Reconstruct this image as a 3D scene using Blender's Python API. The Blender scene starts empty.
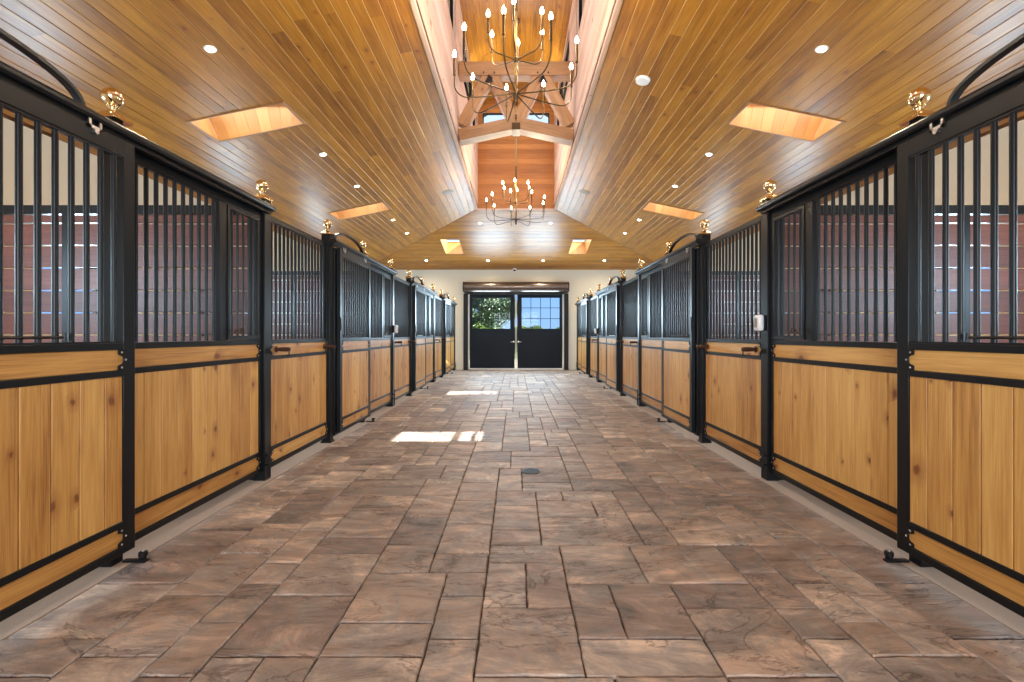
import bpy, bmesh, math, random
from mathutils import Vector, Matrix
random.seed(7)
R = math.radians
SC = bpy.context.scene
COL = SC.collection
PI = math.pi

# ------------------------------------------------------------------ materials
def newmat(name):
    m = bpy.data.materials.new(name); m.use_nodes = True
    nt = m.node_tree
    b = nt.nodes['Principled BSDF']
    return m, nt, b

def simple(name, col, rough=0.5, metal=0.0, bump=0.0, bscale=60, var=0.0, spec=0.5, coat=0.0):
    m, nt, b = newmat(name)
    b.inputs['Base Color'].default_value = (*col, 1)
    b.inputs['Roughness'].default_value = rough
    b.inputs['Metallic'].default_value = metal
    b.inputs['Specular IOR Level'].default_value = spec
    b.inputs['Coat Weight'].default_value = coat
    tc = nt.nodes.new('ShaderNodeTexCoord')
    n = nt.nodes.new('ShaderNodeTexNoise'); n.inputs['Scale'].default_value = bscale
    n.inputs['Detail'].default_value = 5
    nt.links.new(tc.outputs['Object'], n.inputs['Vector'])
    if bump:
        bp = nt.nodes.new('ShaderNodeBump'); bp.inputs['Strength'].default_value = bump
        bp.inputs['Distance'].default_value = 0.003
        nt.links.new(n.outputs['Fac'], bp.inputs['Height'])
        nt.links.new(bp.outputs['Normal'], b.inputs['Normal'])
    if var:
        mx = nt.nodes.new('ShaderNodeMix'); mx.data_type = 'RGBA'
        mx.inputs['A'].default_value = tuple(c*(1-var) for c in col)+(1,)
        mx.inputs['B'].default_value = tuple(min(1, c*(1+var)) for c in col)+(1,)
        nt.links.new(n.outputs['Fac'], mx.inputs['Factor'])
        nt.links.new(mx.outputs['Result'], b.inputs['Base Color'])
    return m

def ramp(nt, stops):
    r = nt.nodes.new('ShaderNodeValToRGB')
    e = r.color_ramp.elements
    e[0].position, e[0].color = stops[0][0], (*stops[0][1], 1)
    e[1].position, e[1].color = stops[-1][0], (*stops[-1][1], 1)
    for p, c in stops[1:-1]:
        x = e.new(p); x.color = (*c, 1)
    return r

def math_node(nt, op, a=None, b=None, va=0.0, vb=0.0):
    n = nt.nodes.new('ShaderNodeMath'); n.operation = op
    n.inputs[0].default_value = va; n.inputs[1].default_value = vb
    if a: nt.links.new(a, n.inputs[0])
    if b: nt.links.new(b, n.inputs[1])
    return n.outputs[0]

def wood(name, stops, rough=0.45, grain=0.45, knots=0.0, coat=0.0, knotcol=(0.075, 0.022, 0.006), spec=0.5, edge=None):
    """stops: colours from the darkest board to the lightest; UV in metres (u along the board), face attribute rnd per board."""
    m, nt, b = newmat(name)
    L = nt.links
    uv = nt.nodes.new('ShaderNodeUVMap'); uv.uv_map = 'UVMap'
    at = nt.nodes.new('ShaderNodeAttribute'); at.attribute_name = 'rnd'
    off = nt.nodes.new('ShaderNodeCombineXYZ')
    L.new(math_node(nt, 'MULTIPLY', at.outputs['Fac'], None, vb=37.0), off.inputs['X'])
    L.new(math_node(nt, 'MULTIPLY', at.outputs['Fac'], None, vb=91.0), off.inputs['Y'])
    L.new(math_node(nt, 'MULTIPLY', at.outputs['Fac'], None, vb=53.0), off.inputs['Z'])
    add = nt.nodes.new('ShaderNodeVectorMath'); add.operation = 'ADD'
    L.new(uv.outputs['UV'], add.inputs[0]); L.new(off.outputs[0], add.inputs[1])
    mp = nt.nodes.new('ShaderNodeMapping'); mp.inputs['Scale'].default_value = (1.3, 22, 1)
    L.new(add.outputs[0], mp.inputs['Vector'])
    n1 = nt.nodes.new('ShaderNodeTexNoise'); n1.inputs['Scale'].default_value = 1.6
    n1.inputs['Detail'].default_value = 6; n1.inputs['Roughness'].default_value = 0.62
    n1.inputs['Distortion'].default_value = 0.5
    L.new(mp.outputs[0], n1.inputs['Vector'])
    mp2 = nt.nodes.new('ShaderNodeMapping'); mp2.inputs['Scale'].default_value = (0.9, 4.5, 1)
    L.new(add.outputs[0], mp2.inputs['Vector'])
    n2 = nt.nodes.new('ShaderNodeTexNoise'); n2.inputs['Scale'].default_value = 1.7
    n2.inputs['Detail'].default_value = 3
    L.new(mp2.outputs[0], n2.inputs['Vector'])
    # per-board tone + grain + broad figure
    frac = math_node(nt, 'FRACT', math_node(nt, 'MULTIPLY', at.outputs['Fac'], None, vb=7.31))
    s1 = math_node(nt, 'MULTIPLY', frac, None, vb=1.0-grain)
    g1 = math_node(nt, 'MULTIPLY', math_node(nt, 'SUBTRACT', n1.outputs['Fac'], None, vb=0.28), None, vb=grain*1.35)
    g2 = math_node(nt, 'MULTIPLY', math_node(nt, 'SUBTRACT', n2.outputs['Fac'], None, vb=0.42), None, vb=grain*1.1)
    mp4 = nt.nodes.new('ShaderNodeMapping'); mp4.inputs['Scale'].default_value = (2.2, 105, 1)
    L.new(add.outputs[0], mp4.inputs['Vector'])
    n4 = nt.nodes.new('ShaderNodeTexNoise'); n4.inputs['Scale'].default_value = 1.5; n4.inputs['Detail'].default_value = 3
    L.new(mp4.outputs[0], n4.inputs['Vector'])
    g4 = math_node(nt, 'MULTIPLY', math_node(nt, 'SUBTRACT', n4.outputs['Fac'], None, vb=0.5), None, vb=grain*1.1)
    fac = math_node(nt, 'ADD', math_node(nt, 'ADD', math_node(nt, 'ADD', s1, g1), g2), g4)
    rp = ramp(nt, stops)
    L.new(fac, rp.inputs['Fac'])
    colout = rp.outputs['Color']
    if knots:
        mp3 = nt.nodes.new('ShaderNodeMapping'); mp3.inputs['Scale'].default_value = (4.6, 6.8, 1)
        L.new(add.outputs[0], mp3.inputs['Vector'])
        nd = nt.nodes.new('ShaderNodeTexNoise'); nd.inputs['Scale'].default_value = 9
        L.new(mp3.outputs[0], nd.inputs['Vector'])
        dv = nt.nodes.new('ShaderNodeVectorMath'); dv.operation = 'SCALE'; dv.inputs['Scale'].default_value = 0.14
        L.new(nd.outputs['Color'], dv.inputs[0])
        ad = nt.nodes.new('ShaderNodeVectorMath'); ad.operation = 'ADD'
        L.new(mp3.outputs[0], ad.inputs[0]); L.new(dv.outputs[0], ad.inputs[1])
        vo = nt.nodes.new('ShaderNodeTexVoronoi'); vo.inputs['Scale'].default_value = 1.0
        vo.voronoi_dimensions = '2D'
        L.new(ad.outputs[0], vo.inputs['Vector'])
        # keep a share of the cells only
        sep = nt.nodes.new('ShaderNodeSeparateColor'); L.new(vo.outputs['Color'], sep.inputs[0])
        keep = math_node(nt, 'LESS_THAN', sep.outputs[0], None, vb=knots)
        size = math_node(nt, 'ADD', math_node(nt, 'MULTIPLY', sep.outputs[1], None, vb=0.10), None, vb=0.035)
        d = math_node(nt, 'DIVIDE', vo.outputs['Distance'], size)
        k = nt.nodes.new('ShaderNodeMapRange'); k.inputs['From Min'].default_value = 0.6; k.inputs['From Max'].default_value = 1.3
        k.inputs['To Min'].default_value = 1.0; k.inputs['To Max'].default_value = 0.0
        L.new(d, k.inputs['Value'])
        kk = math_node(nt, 'MULTIPLY', k.outputs[0], keep)
        mx = nt.nodes.new('ShaderNodeMix'); mx.data_type = 'RGBA'
        mx.inputs['B'].default_value = (*knotcol, 1)
        L.new(math_node(nt, 'MULTIPLY', kk, None, vb=0.85), mx.inputs['Factor']); L.new(colout, mx.inputs['A'])
        # a wider darker halo round each knot
        h = nt.nodes.new('ShaderNodeMapRange'); h.inputs['From Min'].default_value = 0.8; h.inputs['From Max'].default_value = 4.0
        h.inputs['To Min'].default_value = 0.5; h.inputs['To Max'].default_value = 0.0
        L.new(d, h.inputs['Value'])
        mh = nt.nodes.new('ShaderNodeMix'); mh.data_type = 'RGBA'
        mh.inputs['B'].default_value = (knotcol[0]*3.2, knotcol[1]*3.0, knotcol[2]*2.0, 1)
        L.new(math_node(nt, 'MULTIPLY', h.outputs[0], keep), mh.inputs['Factor'])
        L.new(mx.outputs['Result'], mh.inputs['A'])
        colout = mh.outputs['Result']
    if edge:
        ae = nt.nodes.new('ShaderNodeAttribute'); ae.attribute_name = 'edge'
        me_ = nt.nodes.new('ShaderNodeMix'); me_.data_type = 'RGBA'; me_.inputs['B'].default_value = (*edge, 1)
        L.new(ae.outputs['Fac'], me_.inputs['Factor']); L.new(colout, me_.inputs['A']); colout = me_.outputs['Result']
    L.new(colout, b.inputs['Base Color'])
    bp = nt.nodes.new('ShaderNodeBump'); bp.inputs['Strength'].default_value = 0.25; bp.inputs['Distance'].default_value = 0.002
    L.new(n1.outputs['Fac'], bp.inputs['Height']); L.new(bp.outputs['Normal'], b.inputs['Normal'])
    b.inputs['Roughness'].default_value = rough
    b.inputs['Coat Weight'].default_value = coat
    b.inputs['Coat Roughness'].default_value = 0.25
    b.inputs['Specular IOR Level'].default_value = spec
    return m

def emis(name, col, s):
    m, nt, b = newmat(name)
    b.inputs['Base Color'].default_value = (*col, 1)
    b.inputs['Emission Color'].default_value = (*col, 1)
    b.inputs['Emission Strength'].default_value = s
    return m

def glass_mat(name, tint=(1, 1, 1), refl=0.08):
    m = bpy.data.materials.new(name); m.use_nodes = True
    nt = m.node_tree; nt.nodes.clear()
    out = nt.nodes.new('ShaderNodeOutputMaterial'); mx = nt.nodes.new('ShaderNodeMixShader')
    tr = nt.nodes.new('ShaderNodeBsdfTransparent'); gl = nt.nodes.new('ShaderNodeBsdfGlossy')
    tr.inputs['Color'].default_value = (*tint, 1); gl.inputs['Roughness'].default_value = 0.02
    mx.inputs[0].default_value = refl
    nt.links.new(tr.outputs[0], mx.inputs[1]); nt.links.new(gl.outputs[0], mx.inputs[2])
    nt.links.new(mx.outputs[0], out.inputs[0])
    return m

def stone_mat():
    m, nt, b = newmat('cleft_stone')
    L = nt.links
    uv = nt.nodes.new('ShaderNodeUVMap'); uv.uv_map = 'UVMap'
    at = nt.nodes.new('ShaderNodeAttribute'); at.attribute_name = 'rnd'
    off = nt.nodes.new('ShaderNodeCombineXYZ')
    L.new(math_node(nt, 'MULTIPLY', at.outputs['Fac'], None, vb=61.0), off.inputs['X'])
    L.new(math_node(nt, 'MULTIPLY', at.outputs['Fac'], None, vb=83.0), off.inputs['Y'])
    add = nt.nodes.new('ShaderNodeVectorMath'); add.operation = 'ADD'
    L.new(uv.outputs['UV'], add.inputs[0]); L.new(off.outputs[0], add.inputs[1])
    n1 = nt.nodes.new('ShaderNodeTexNoise'); n1.inputs['Scale'].default_value = 3.4
    n1.inputs['Detail'].default_value = 7; n1.inputs['Roughness'].default_value = 0.6; n1.inputs['Distortion'].default_value = 1.3
    L.new(add.outputs[0], n1.inputs['Vector'])
    mp = nt.nodes.new('ShaderNodeMapping'); mp.inputs['Scale'].default_value = (0.55, 1.5, 1)
    mp.inputs['Rotation'].default_value = (0, 0, 0.35)
    L.new(add.outputs[0], mp.inputs['Vector'])
    n2 = nt.nodes.new('ShaderNodeTexNoise'); n2.inputs['Scale'].default_value = 3.6
    n2.inputs['Detail'].default_value = 9; n2.inputs['Roughness'].default_value = 0.76; n2.inputs['Distortion'].default_value = 0.7
    L.new(mp.outputs[0], n2.inputs['Vector'])
    n3 = nt.nodes.new('ShaderNodeTexNoise'); n3.inputs['Scale'].default_value = 70; n3.inputs['Detail'].default_value = 4
    L.new(add.outputs[0], n3.inputs['Vector'])
    r1 = ramp(nt, [(0.0, (0.15, 0.115, 0.098)), (0.20, (0.225, 0.20, 0.185)), (0.38, (0.32, 0.22, 0.17)),
                   (0.52, (0.29, 0.255, 0.225)), (0.68, (0.43, 0.30, 0.215)), (0.82, (0.36, 0.31, 0.275)), (1.0, (0.58, 0.45, 0.34))])
    frac = math_node(nt, 'FRACT', math_node(nt, 'MULTIPLY', at.outputs['Fac'], None, vb=7.31))
    f = math_node(nt, 'ADD', math_node(nt, 'MULTIPLY', frac, None, vb=0.72),
                  math_node(nt, 'MULTIPLY', math_node(nt, 'SUBTRACT', n1.outputs['Fac'], None, vb=0.30), None, vb=1.15))
    L.new(f, r1.inputs['Fac'])
    # dark and light cleft veins
    r2 = ramp(nt, [(0.32, (0.22, 0.17, 0.15)), (0.44, (0.78, 0.74, 0.72)), (0.53, (1.0, 1.0, 1.0)), (0.66, (1.9, 1.75, 1.6))])
    L.new(n2.outputs['Fac'], r2.inputs['Fac'])
    mu = nt.nodes.new('ShaderNodeMix'); mu.data_type = 'RGBA'; mu.blend_type = 'MULTIPLY'; mu.inputs['Factor'].default_value = 0.85
    L.new(r1.outputs['Color'], mu.inputs['A']); L.new(r2.outputs['Color'], mu.inputs['B'])
    n5 = nt.nodes.new('ShaderNodeTexNoise'); n5.inputs['Scale'].default_value = 2.3; n5.inputs['Detail'].default_value = 6
    n5.inputs['Roughness'].default_value = 0.62; n5.inputs['Distortion'].default_value = 0.8
    L.new(mp.outputs[0], n5.inputs['Vector'])
    cr = nt.nodes.new('ShaderNodeMapRange'); cr.inputs['From Min'].default_value = 0.0; cr.inputs['From Max'].default_value = 0.014
    L.new(math_node(nt, 'ABSOLUTE', math_node(nt, 'SUBTRACT', n5.outputs['Fac'], None, vb=0.56)), cr.inputs['Value'])
    rc = ramp(nt, [(0.0, (0.42, 0.35, 0.32)), (1.0, (1, 1, 1))]); L.new(cr.outputs[0], rc.inputs['Fac'])
    mc = nt.nodes.new('ShaderNodeMix'); mc.data_type = 'RGBA'; mc.blend_type = 'MULTIPLY'; mc.inputs['Factor'].default_value = 0.8
    L.new(mu.outputs['Result'], mc.inputs['A']); L.new(rc.outputs['Color'], mc.inputs['B'])
    hs = nt.nodes.new('ShaderNodeHueSaturation'); hs.inputs['Saturation'].default_value = 0.78; hs.inputs['Value'].default_value = 0.98
    L.new(mc.outputs['Result'], hs.inputs['Color']); L.new(hs.outputs['Color'], b.inputs['Base Color'])
    hb = math_node(nt, 'ADD', math_node(nt, 'MULTIPLY', n2.outputs['Fac'], None, vb=1.0), math_node(nt, 'ADD', math_node(nt, 'MULTIPLY', n3.outputs['Fac'], None, vb=0.12), math_node(nt, 'MULTIPLY', cr.outputs[0], None, vb=0.16)))
    bp = nt.nodes.new('ShaderNodeBump'); bp.inputs['Strength'].default_value = 0.8; bp.inputs['Distance'].default_value = 0.022
    L.new(hb, bp.inputs['Height']); L.new(bp.outputs['Normal'], b.inputs['Normal'])
    rr = nt.nodes.new('ShaderNodeMapRange'); rr.inputs['To Min'].default_value = 0.42; rr.inputs['To Max'].default_value = 0.68
    L.new(n1.outputs['Fac'], rr.inputs['Value']); L.new(rr.outputs[0], b.inputs['Roughness'])
    b.inputs['Specular IOR Level'].default_value = 0.42
    return m

def leaf_mat(name, c0, c1):
    m, nt, b = newmat(name)
    at = nt.nodes.new('ShaderNodeAttribute'); at.attribute_name = 'rnd'
    r = ramp(nt, [(0, c0), (1, c1)])
    nt.links.new(at.outputs['Fac'], r.inputs['Fac']); nt.links.new(r.outputs['Color'], b.inputs['Base Color'])
    b.inputs['Roughness'].default_value = 0.5
    b.inputs['Subsurface Weight'].default_value = 0.0
    return m

M = {}
M['steel'] = simple('black_powder_coat', (0.0045, 0.006, 0.008), 0.33, 0.0, bump=0.06, bscale=400, spec=0.34, coat=0.0)
M['brass'] = simple('polished_brass', (0.88, 0.68, 0.40), 0.10, 1.0)
M['chrome'] = simple('zinc', (0.75, 0.75, 0.77), 0.28, 1.0)
M['bronze'] = simple('dark_bronze', (0.085, 0.05, 0.02), 0.38, 0.75)
M['rod'] = simple('antique_brass', (0.22, 0.15, 0.05), 0.34, 0.9)
M['housing'] = simple('bronze_shutter_housing', (0.16, 0.125, 0.11), 0.28, 0.8)
M['door'] = simple('dark_door_paint', (0.006, 0.014, 0.027), 0.6, 0.0, spec=0.25)
M['cream'] = simple('cream_plaster', (0.74, 0.685, 0.565), 0.85, 0.0, bump=0.15, bscale=120, var=0.03)
M['white'] = simple('white_plastic', (0.85, 0.85, 0.83), 0.4)
M['clear'] = simple('clear_plastic', (0.80, 0.80, 0.80), 0.12)
M['whitemetal'] = simple('white_painted_metal', (0.82, 0.84, 0.86), 0.35)
M['concrete'] = simple('concrete', (0.40, 0.315, 0.25), 0.8, 0.0, bump=0.3, bscale=90, var=0.10)
M['shavings'] = simple('stall_shavings', (0.42, 0.29, 0.17), 0.95, 0.0, bump=0.6, bscale=60, var=0.3)
M['mortar'] = simple('dark_joint_sand', (0.075, 0.055, 0.042), 0.9, 0.0, bump=0.3, bscale=150)
M['dowel'] = simple('dark_brown_dowel', (0.055, 0.020, 0.010), 0.35)
M['rodwood'] = simple('copper_rod', (0.40, 0.20, 0.09), 0.35, 0.6)
M['grate'] = simple('cast_iron', (0.03, 0.04, 0.045), 0.45, 0.6)
M['grey'] = simple('grey_grille', (0.30, 0.25, 0.19), 0.6)
M['roofing'] = simple('roofing', (0.08, 0.08, 0.08), 0.9)
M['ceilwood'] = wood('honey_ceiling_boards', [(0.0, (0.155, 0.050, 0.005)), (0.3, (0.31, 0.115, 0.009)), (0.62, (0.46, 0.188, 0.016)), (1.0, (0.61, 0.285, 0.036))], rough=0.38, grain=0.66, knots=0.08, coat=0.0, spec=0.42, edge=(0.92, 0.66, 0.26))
M['shaftwood'] = wood('shaft_boards', [(0.0, (0.46, 0.27, 0.19)), (0.4, (0.60, 0.39, 0.29)), (1.0, (0.76, 0.56, 0.44))], rough=0.6, spec=0.3, grain=0.45, knots=0.05)  # pale boards, lightened further to put the daylight sheen into the colour
M['redcedar'] = wood('red_cedar_boards', [(0.0, (0.26, 0.085, 0.018)), (0.5, (0.42, 0.155, 0.035)), (1.0, (0.58, 0.25, 0.07))], rough=0.4, grain=0.5)
M['wellwood'] = wood('skylight_well_boards', [(0.0, (0.40, 0.17, 0.040)), (0.5, (0.52, 0.24, 0.062)), (1.0, (0.64, 0.33, 0.10))], rough=0.5, grain=0.5)
M['truss'] = wood('timber_truss', [(0.0, (0.22, 0.10, 0.035)), (0.5, (0.36, 0.18, 0.075)), (1.0, (0.50, 0.28, 0.13))], rough=0.5, grain=0.7, knots=0.15)
M['pine'] = wood('knotty_pine', [(0.0, (0.31, 0.13, 0.028)), (0.3, (0.52, 0.26, 0.066)), (0.65, (0.68, 0.39, 0.115)), (1.0, (0.80, 0.52, 0.19))], rough=0.42, grain=0.62, knots=0.20, coat=0.05)
M['mahogany'] = wood('mahogany_planks', [(0.0, (0.075, 0.018, 0.012)), (0.5, (0.16, 0.042, 0.025)), (1.0, (0.25, 0.075, 0.042))], rough=0.42, grain=0.6)
M['stone'] = stone_mat()
M['glass'] = glass_mat('clear_glass', (0.97, 0.99, 1.0), 0.006)
M['lens'] = emis('lamp_lens', (1.0, 0.90, 0.72), 22)
M['flame'] = emis('candle_bulb', (1.0, 0.84, 0.58), 26)
M['lawn'] = simple('lawn', (0.045, 0.09, 0.015), 0.95, bump=0.4, bscale=30, var=0.4)
M['gravel'] = simple('pale_drive', (0.22, 0.20, 0.17), 0.95, var=0.15, bscale=8)
M['bark'] = simple('bark', (0.12, 0.085, 0.06), 0.9, bump=0.5, bscale=20, var=0.3)
M['leaf'] = leaf_mat('tree_leaves', (0.015, 0.04, 0.015), (0.07, 0.13, 0.045))
M['hedge'] = leaf_mat('hedge_leaves', (0.035, 0.085, 0.010), (0.14, 0.23, 0.03))

# ------------------------------------------------------------------ mesh building (world coordinates)
class MB:
    def __init__(s):
        s.bm = bmesh.new()
        s.uv = s.bm.loops.layers.uv.new('UVMap')
        s.rnd = s.bm.faces.layers.float.new('rnd'); s.edge = s.bm.faces.layers.float.new('edge')
        s.rnd = s.bm.faces.layers.float['rnd']; s.uv = s.bm.loops.layers.uv['UVMap']
    def face(s, pts, uvs=None, rnd=None, smooth=False):
        vs = [s.bm.verts.new(p) for p in pts]
        f = s.bm.faces.new(vs)
        if uvs:
            for l, u in zip(f.loops, uvs): l[s.uv].uv = u
        f[s.rnd] = random.random() if rnd is None else rnd
        return f
    def hull(s, bot, top, rnd=None):
        """two matching rings -> closed prism"""
        r = random.random() if rnd is None else rnd
        a = [s.bm.verts.new(p) for p in bot]; b = [s.bm.verts.new(p) for p in top]
        n = len(a); fs = [s.bm.faces.new(a[::-1]), s.bm.faces.new(b)]
        for i in range(n):
            fs.append(s.bm.faces.new((a[i], a[(i+1) % n], b[(i+1) % n], b[i])))
        for f in fs: f[s.rnd] = r
        return fs
    def box(s, x0, x1, y0, y1, z0, z1, grain=None, rnd=None):
        if x0 > x1: x0, x1 = x1, x0
        if y0 > y1: y0, y1 = y1, y0
        if z0 > z1: z0, z1 = z1, z0
        fs = s.hull([(x0, y0, z0), (x1, y0, z0), (x1, y1, z0), (x0, y1, z0)],
                    [(x0, y0, z1), (x1, y0, z1), (x1, y1, z1), (x0, y1, z1)], rnd)
        if grain is None:
            d = (x1-x0, y1-y0, z1-z0); grain = d.index(max(d))
        s.setuv(fs, grain)
        return fs
    def setuv(s, fs, g):
        o = [i for i in range(3) if i != g]
        for f in fs:
            f.normal_update()
            n = f.normal
            # across axis: the one of the other two that the face spans
            ac = o[0] if abs(n[o[0]]) < abs(n[o[1]]) else o[1]
            for l in f.loops:
                c = l.vert.co
                if abs(n[g]) > 0.9: l[s.uv].uv = (c[o[0]]*0.2, c[o[1]])
                else: l[s.uv].uv = (c[g], c[ac]+0.37*ac)
    def prism(s, pts, ext):
        """closed polygon pts (3-D) swept by the vector ext"""
        e = Vector(ext)
        return s.hull([Vector(p) for p in pts], [Vector(p)+e for p in pts])
    def cyl(s, p0, p1, r0, r1=None, n=16):
        r1 = r0 if r1 is None else r1
        p0, p1 = Vector(p0), Vector(p1)
        d = (p1-p0).normalized()
        a = d.orthogonal().normalized(); b = d.cross(a)
        ring = lambda p, r: [p+(a*math.cos(2*PI*i/n)+b*math.sin(2*PI*i/n))*r for i in range(n)]
        return s.hull(ring(p0, r0), ring(p1, r1))
    def tube(s, path, r, n=10):
        path = [Vector(p) for p in path]
        rs = r if isinstance(r, (list, tuple)) else [r]*len(path)
        rings = []; ref = None
        for i, p in enumerate(path):
            d = (path[min(i+1, len(path)-1)]-path[max(i-1, 0)]).normalized()
            if ref is None: ref = d.orthogonal().normalized()
            a = (ref-d*ref.dot(d)).normalized(); ref = a; b = d.cross(a)
            rings.append([s.bm.verts.new(p+(a*math.cos(2*PI*k/n)+b*math.sin(2*PI*k/n))*rs[i]) for k in range(n)])
        for i in range(len(rings)-1):
            for k in range(n):
                s.bm.faces.new((rings[i][k], rings[i][(k+1) % n], rings[i+1][(k+1) % n], rings[i+1][k]))
        s.bm.faces.new(rings[0][::-1]); s.bm.faces.new(rings[-1])
    def lathe(s, c, prof, n=24, axis=(0, 0, 1)):
        c = Vector(c); d = Vector(axis).normalized(); a = d.orthogonal().normalized(); b = d.cross(a)
        rings = []
        for r, h in prof:
            rings.append([s.bm.verts.new(c+d*h+(a*math.cos(2*PI*k/n)+b*math.sin(2*PI*k/n))*max(r, 1e-4)) for k in range(n)])
        for i in range(len(rings)-1):
            for k in range(n):
                s.bm.faces.new((rings[i][k], rings[i][(k+1) % n], rings[i+1][(k+1) % n], rings[i+1][k]))
        s.bm.faces.new(rings[0][::-1]); s.bm.faces.new(rings[-1])
    def sphere(s, c, r, sx=1, sz=1, n=20):
        prof = [(r*math.sin(t*PI/12)*sx, -r*math.cos(t*PI/12)*sz) for t in range(13)]
        s.lathe(c, prof, n)
    def build(s, name, mat, parent=None, bevel=0, smooth=True, normals=True, loc=None, segs=2):
        if normals: bmesh.ops.recalc_face_normals(s.bm, faces=s.bm.faces)
        root = parent
        while root is not None and root.parent is not None: root = root.parent
        base = Vector(root['_o']) if root is not None else Vector(loc or (0, 0, 0))
        bmesh.ops.translate(s.bm, verts=s.bm.verts, vec=-base)
        me = bpy.data.meshes.new(name); s.bm.to_mesh(me); s.bm.free()
        if smooth:
            me.polygons.foreach_set('use_smooth', [True]*len(me.polygons))
            me.set_sharp_from_angle(angle=R(32))
        me.materials.append(M[mat] if isinstance(mat, str) else mat)
        o = bpy.data.objects.new(name, me); COL.objects.link(o)
        if parent is not None: o.parent = parent
        else:
            o.location = base
        if bevel:
            md = o.modifiers.new('edge', 'BEVEL'); md.width = bevel; md.segments = segs; md.limit_method = 'ANGLE'; md.angle_limit = R(40)
        return o

ROOTS = []
def thing(name, loc, label, cat, group=None):
    o = bpy.data.objects.new(name, None); COL.objects.link(o)
    o.location = loc; o.empty_display_size = 0.1
    o['_o'] = tuple(float(v) for v in loc)
    o['label'] = label; o['category'] = cat
    if group: o['group'] = group
    ROOTS.append(o)
    return o
def tag(o, label, cat, group=None, kind=None):
    o['label'] = label; o['category'] = cat
    if group: o['group'] = group
    if kind: o['kind'] = kind
    return o
def struct(o, label=None):
    o['kind'] = 'structure'
    if label: o['label'] = label
    return o

def boards(mb, O, U, V, N, v0, v1, w, ulim, holes=(), seg=None, gap=0.0035, dep=0.004, first=0.0, open_gap=0.0, thick=0.0):
    """A field of boards: plane point O+U*u+V*v, length along U, width along V, visible side N. ulim(v)->(umin,umax)."""
    O, U, V, N = Vector(O), Vector(U).normalized(), Vector(V).normalized(), Vector(N).normalized()
    P = lambda u, v, d=0.0: O+U*u+V*v-N*d
    def quad(a, b, v_a, v_b, da, db, rnd, eg=0.0):
        (ua0, ub0), (ua1, ub1) = a, b
        pts = [P(ua0, v_a, da), P(ub0, v_a, da), P(ub1, v_b, db), P(ua1, v_b, db)]
        uvs = [(ua0, v_a), (ub0, v_a), (ub1, v_b), (ua1, v_b)]
        f = mb.face(pts, uvs, rnd); f[mb.edge] = eg
    v = v0-first
    while v < v1-1e-6:
        a, b = max(v, v0), min(v+w, v1)
        v += w
        if b-a < 1e-4: continue
        a += open_gap/2; b -= open_gap/2
        cuts = [a, b]
        for (hu0, hu1, hv0, hv1) in holes:
            for c in (hv0, hv1):
                if a+1e-5 < c < b-1e-5: cuts.append(c)
        cuts.sort()
        # board joints along the length
        umin = min(ulim(a)[0], ulim(b)[0]); umax = max(ulim(a)[1], ulim(b)[1])
        js = [umin]
        if seg:
            js.append(umin+random.uniform(0.2, 1)*seg)
            while js[-1] < umax: js.append(js[-1]+seg*random.uniform(0.6, 1.3))
        js = [j for j in js if j < umax-0.05]+[umax]
        rs = [random.random() for _ in js]
        for i in range(len(cuts)-1):
            c0, c1 = cuts[i], cuts[i+1]
            mid = (c0+c1)/2
            g0 = gap if i == 0 else 0; g1 = gap if i == len(cuts)-2 else 0
            hs = sorted((h[0], h[1]) for h in holes if h[2] < mid < h[3])
            for j in range(len(js)-1):
                ju0, ju1 = js[j], js[j+1]
                spans = [(ju0, ju1)]
                for h0, h1 in hs:
                    ns = []
                    for p, q in spans:
                        if h1 <= p or h0 >= q: ns.append((p, q)); continue
                        if p < h0: ns.append((p, h0))
                        if q > h1: ns.append((h1, q))
                    spans = ns
                for p, q in spans:
                    l0, l1 = ulim(c0), ulim(c1)
                    A = (max(p, l0[0]), min(q, l0[1])); B = (max(p, l1[0]), min(q, l1[1]))
                    if A[1]-A[0] < 1e-4 and B[1]-B[0] < 1e-4: continue
                    if A[1] < A[0]: A = (B[0] if B[0] > p+1e-6 else A[1], A[1]) if False else (max(A[0], B[0]), max(A[0], B[0]))
                    if B[1] < B[0]: B = (max(A[0], B[0]), max(A[0], B[0]))
                    r = rs[j]
                    k0, k1 = c0+g0, c1-g1
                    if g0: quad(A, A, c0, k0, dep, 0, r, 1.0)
                    quad(A, B, k0, k1, 0, 0, r)
                    if g1: quad(B, B, k1, c1, 0, dep, r)
                    if q < ju1+1e-6 and q == ju1 and q < umax-0.05:  # butt joint: a thin dark recess
                        pass
    return mb

# ------------------------------------------------------------------ dimensions
CX = 0.0
WALLZ = 16.2          # far wall
OUT = 5.5             # outer walls
EAVE = 3.60           # wall top
SH = 0.99             # half width of the roof lantern
TOPZ = 4.53           # ceiling edge of the lantern
SLOPE = (TOPZ-EAVE)/(OUT-SH)
NEAR = -4.5
LFAR = WALLZ-(OUT-SH) # 11.69
LNEAR = 0.3
SILL, HEAD, LTOP, RIDGE = 6.04, 7.0, 7.12, 7.72

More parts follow.
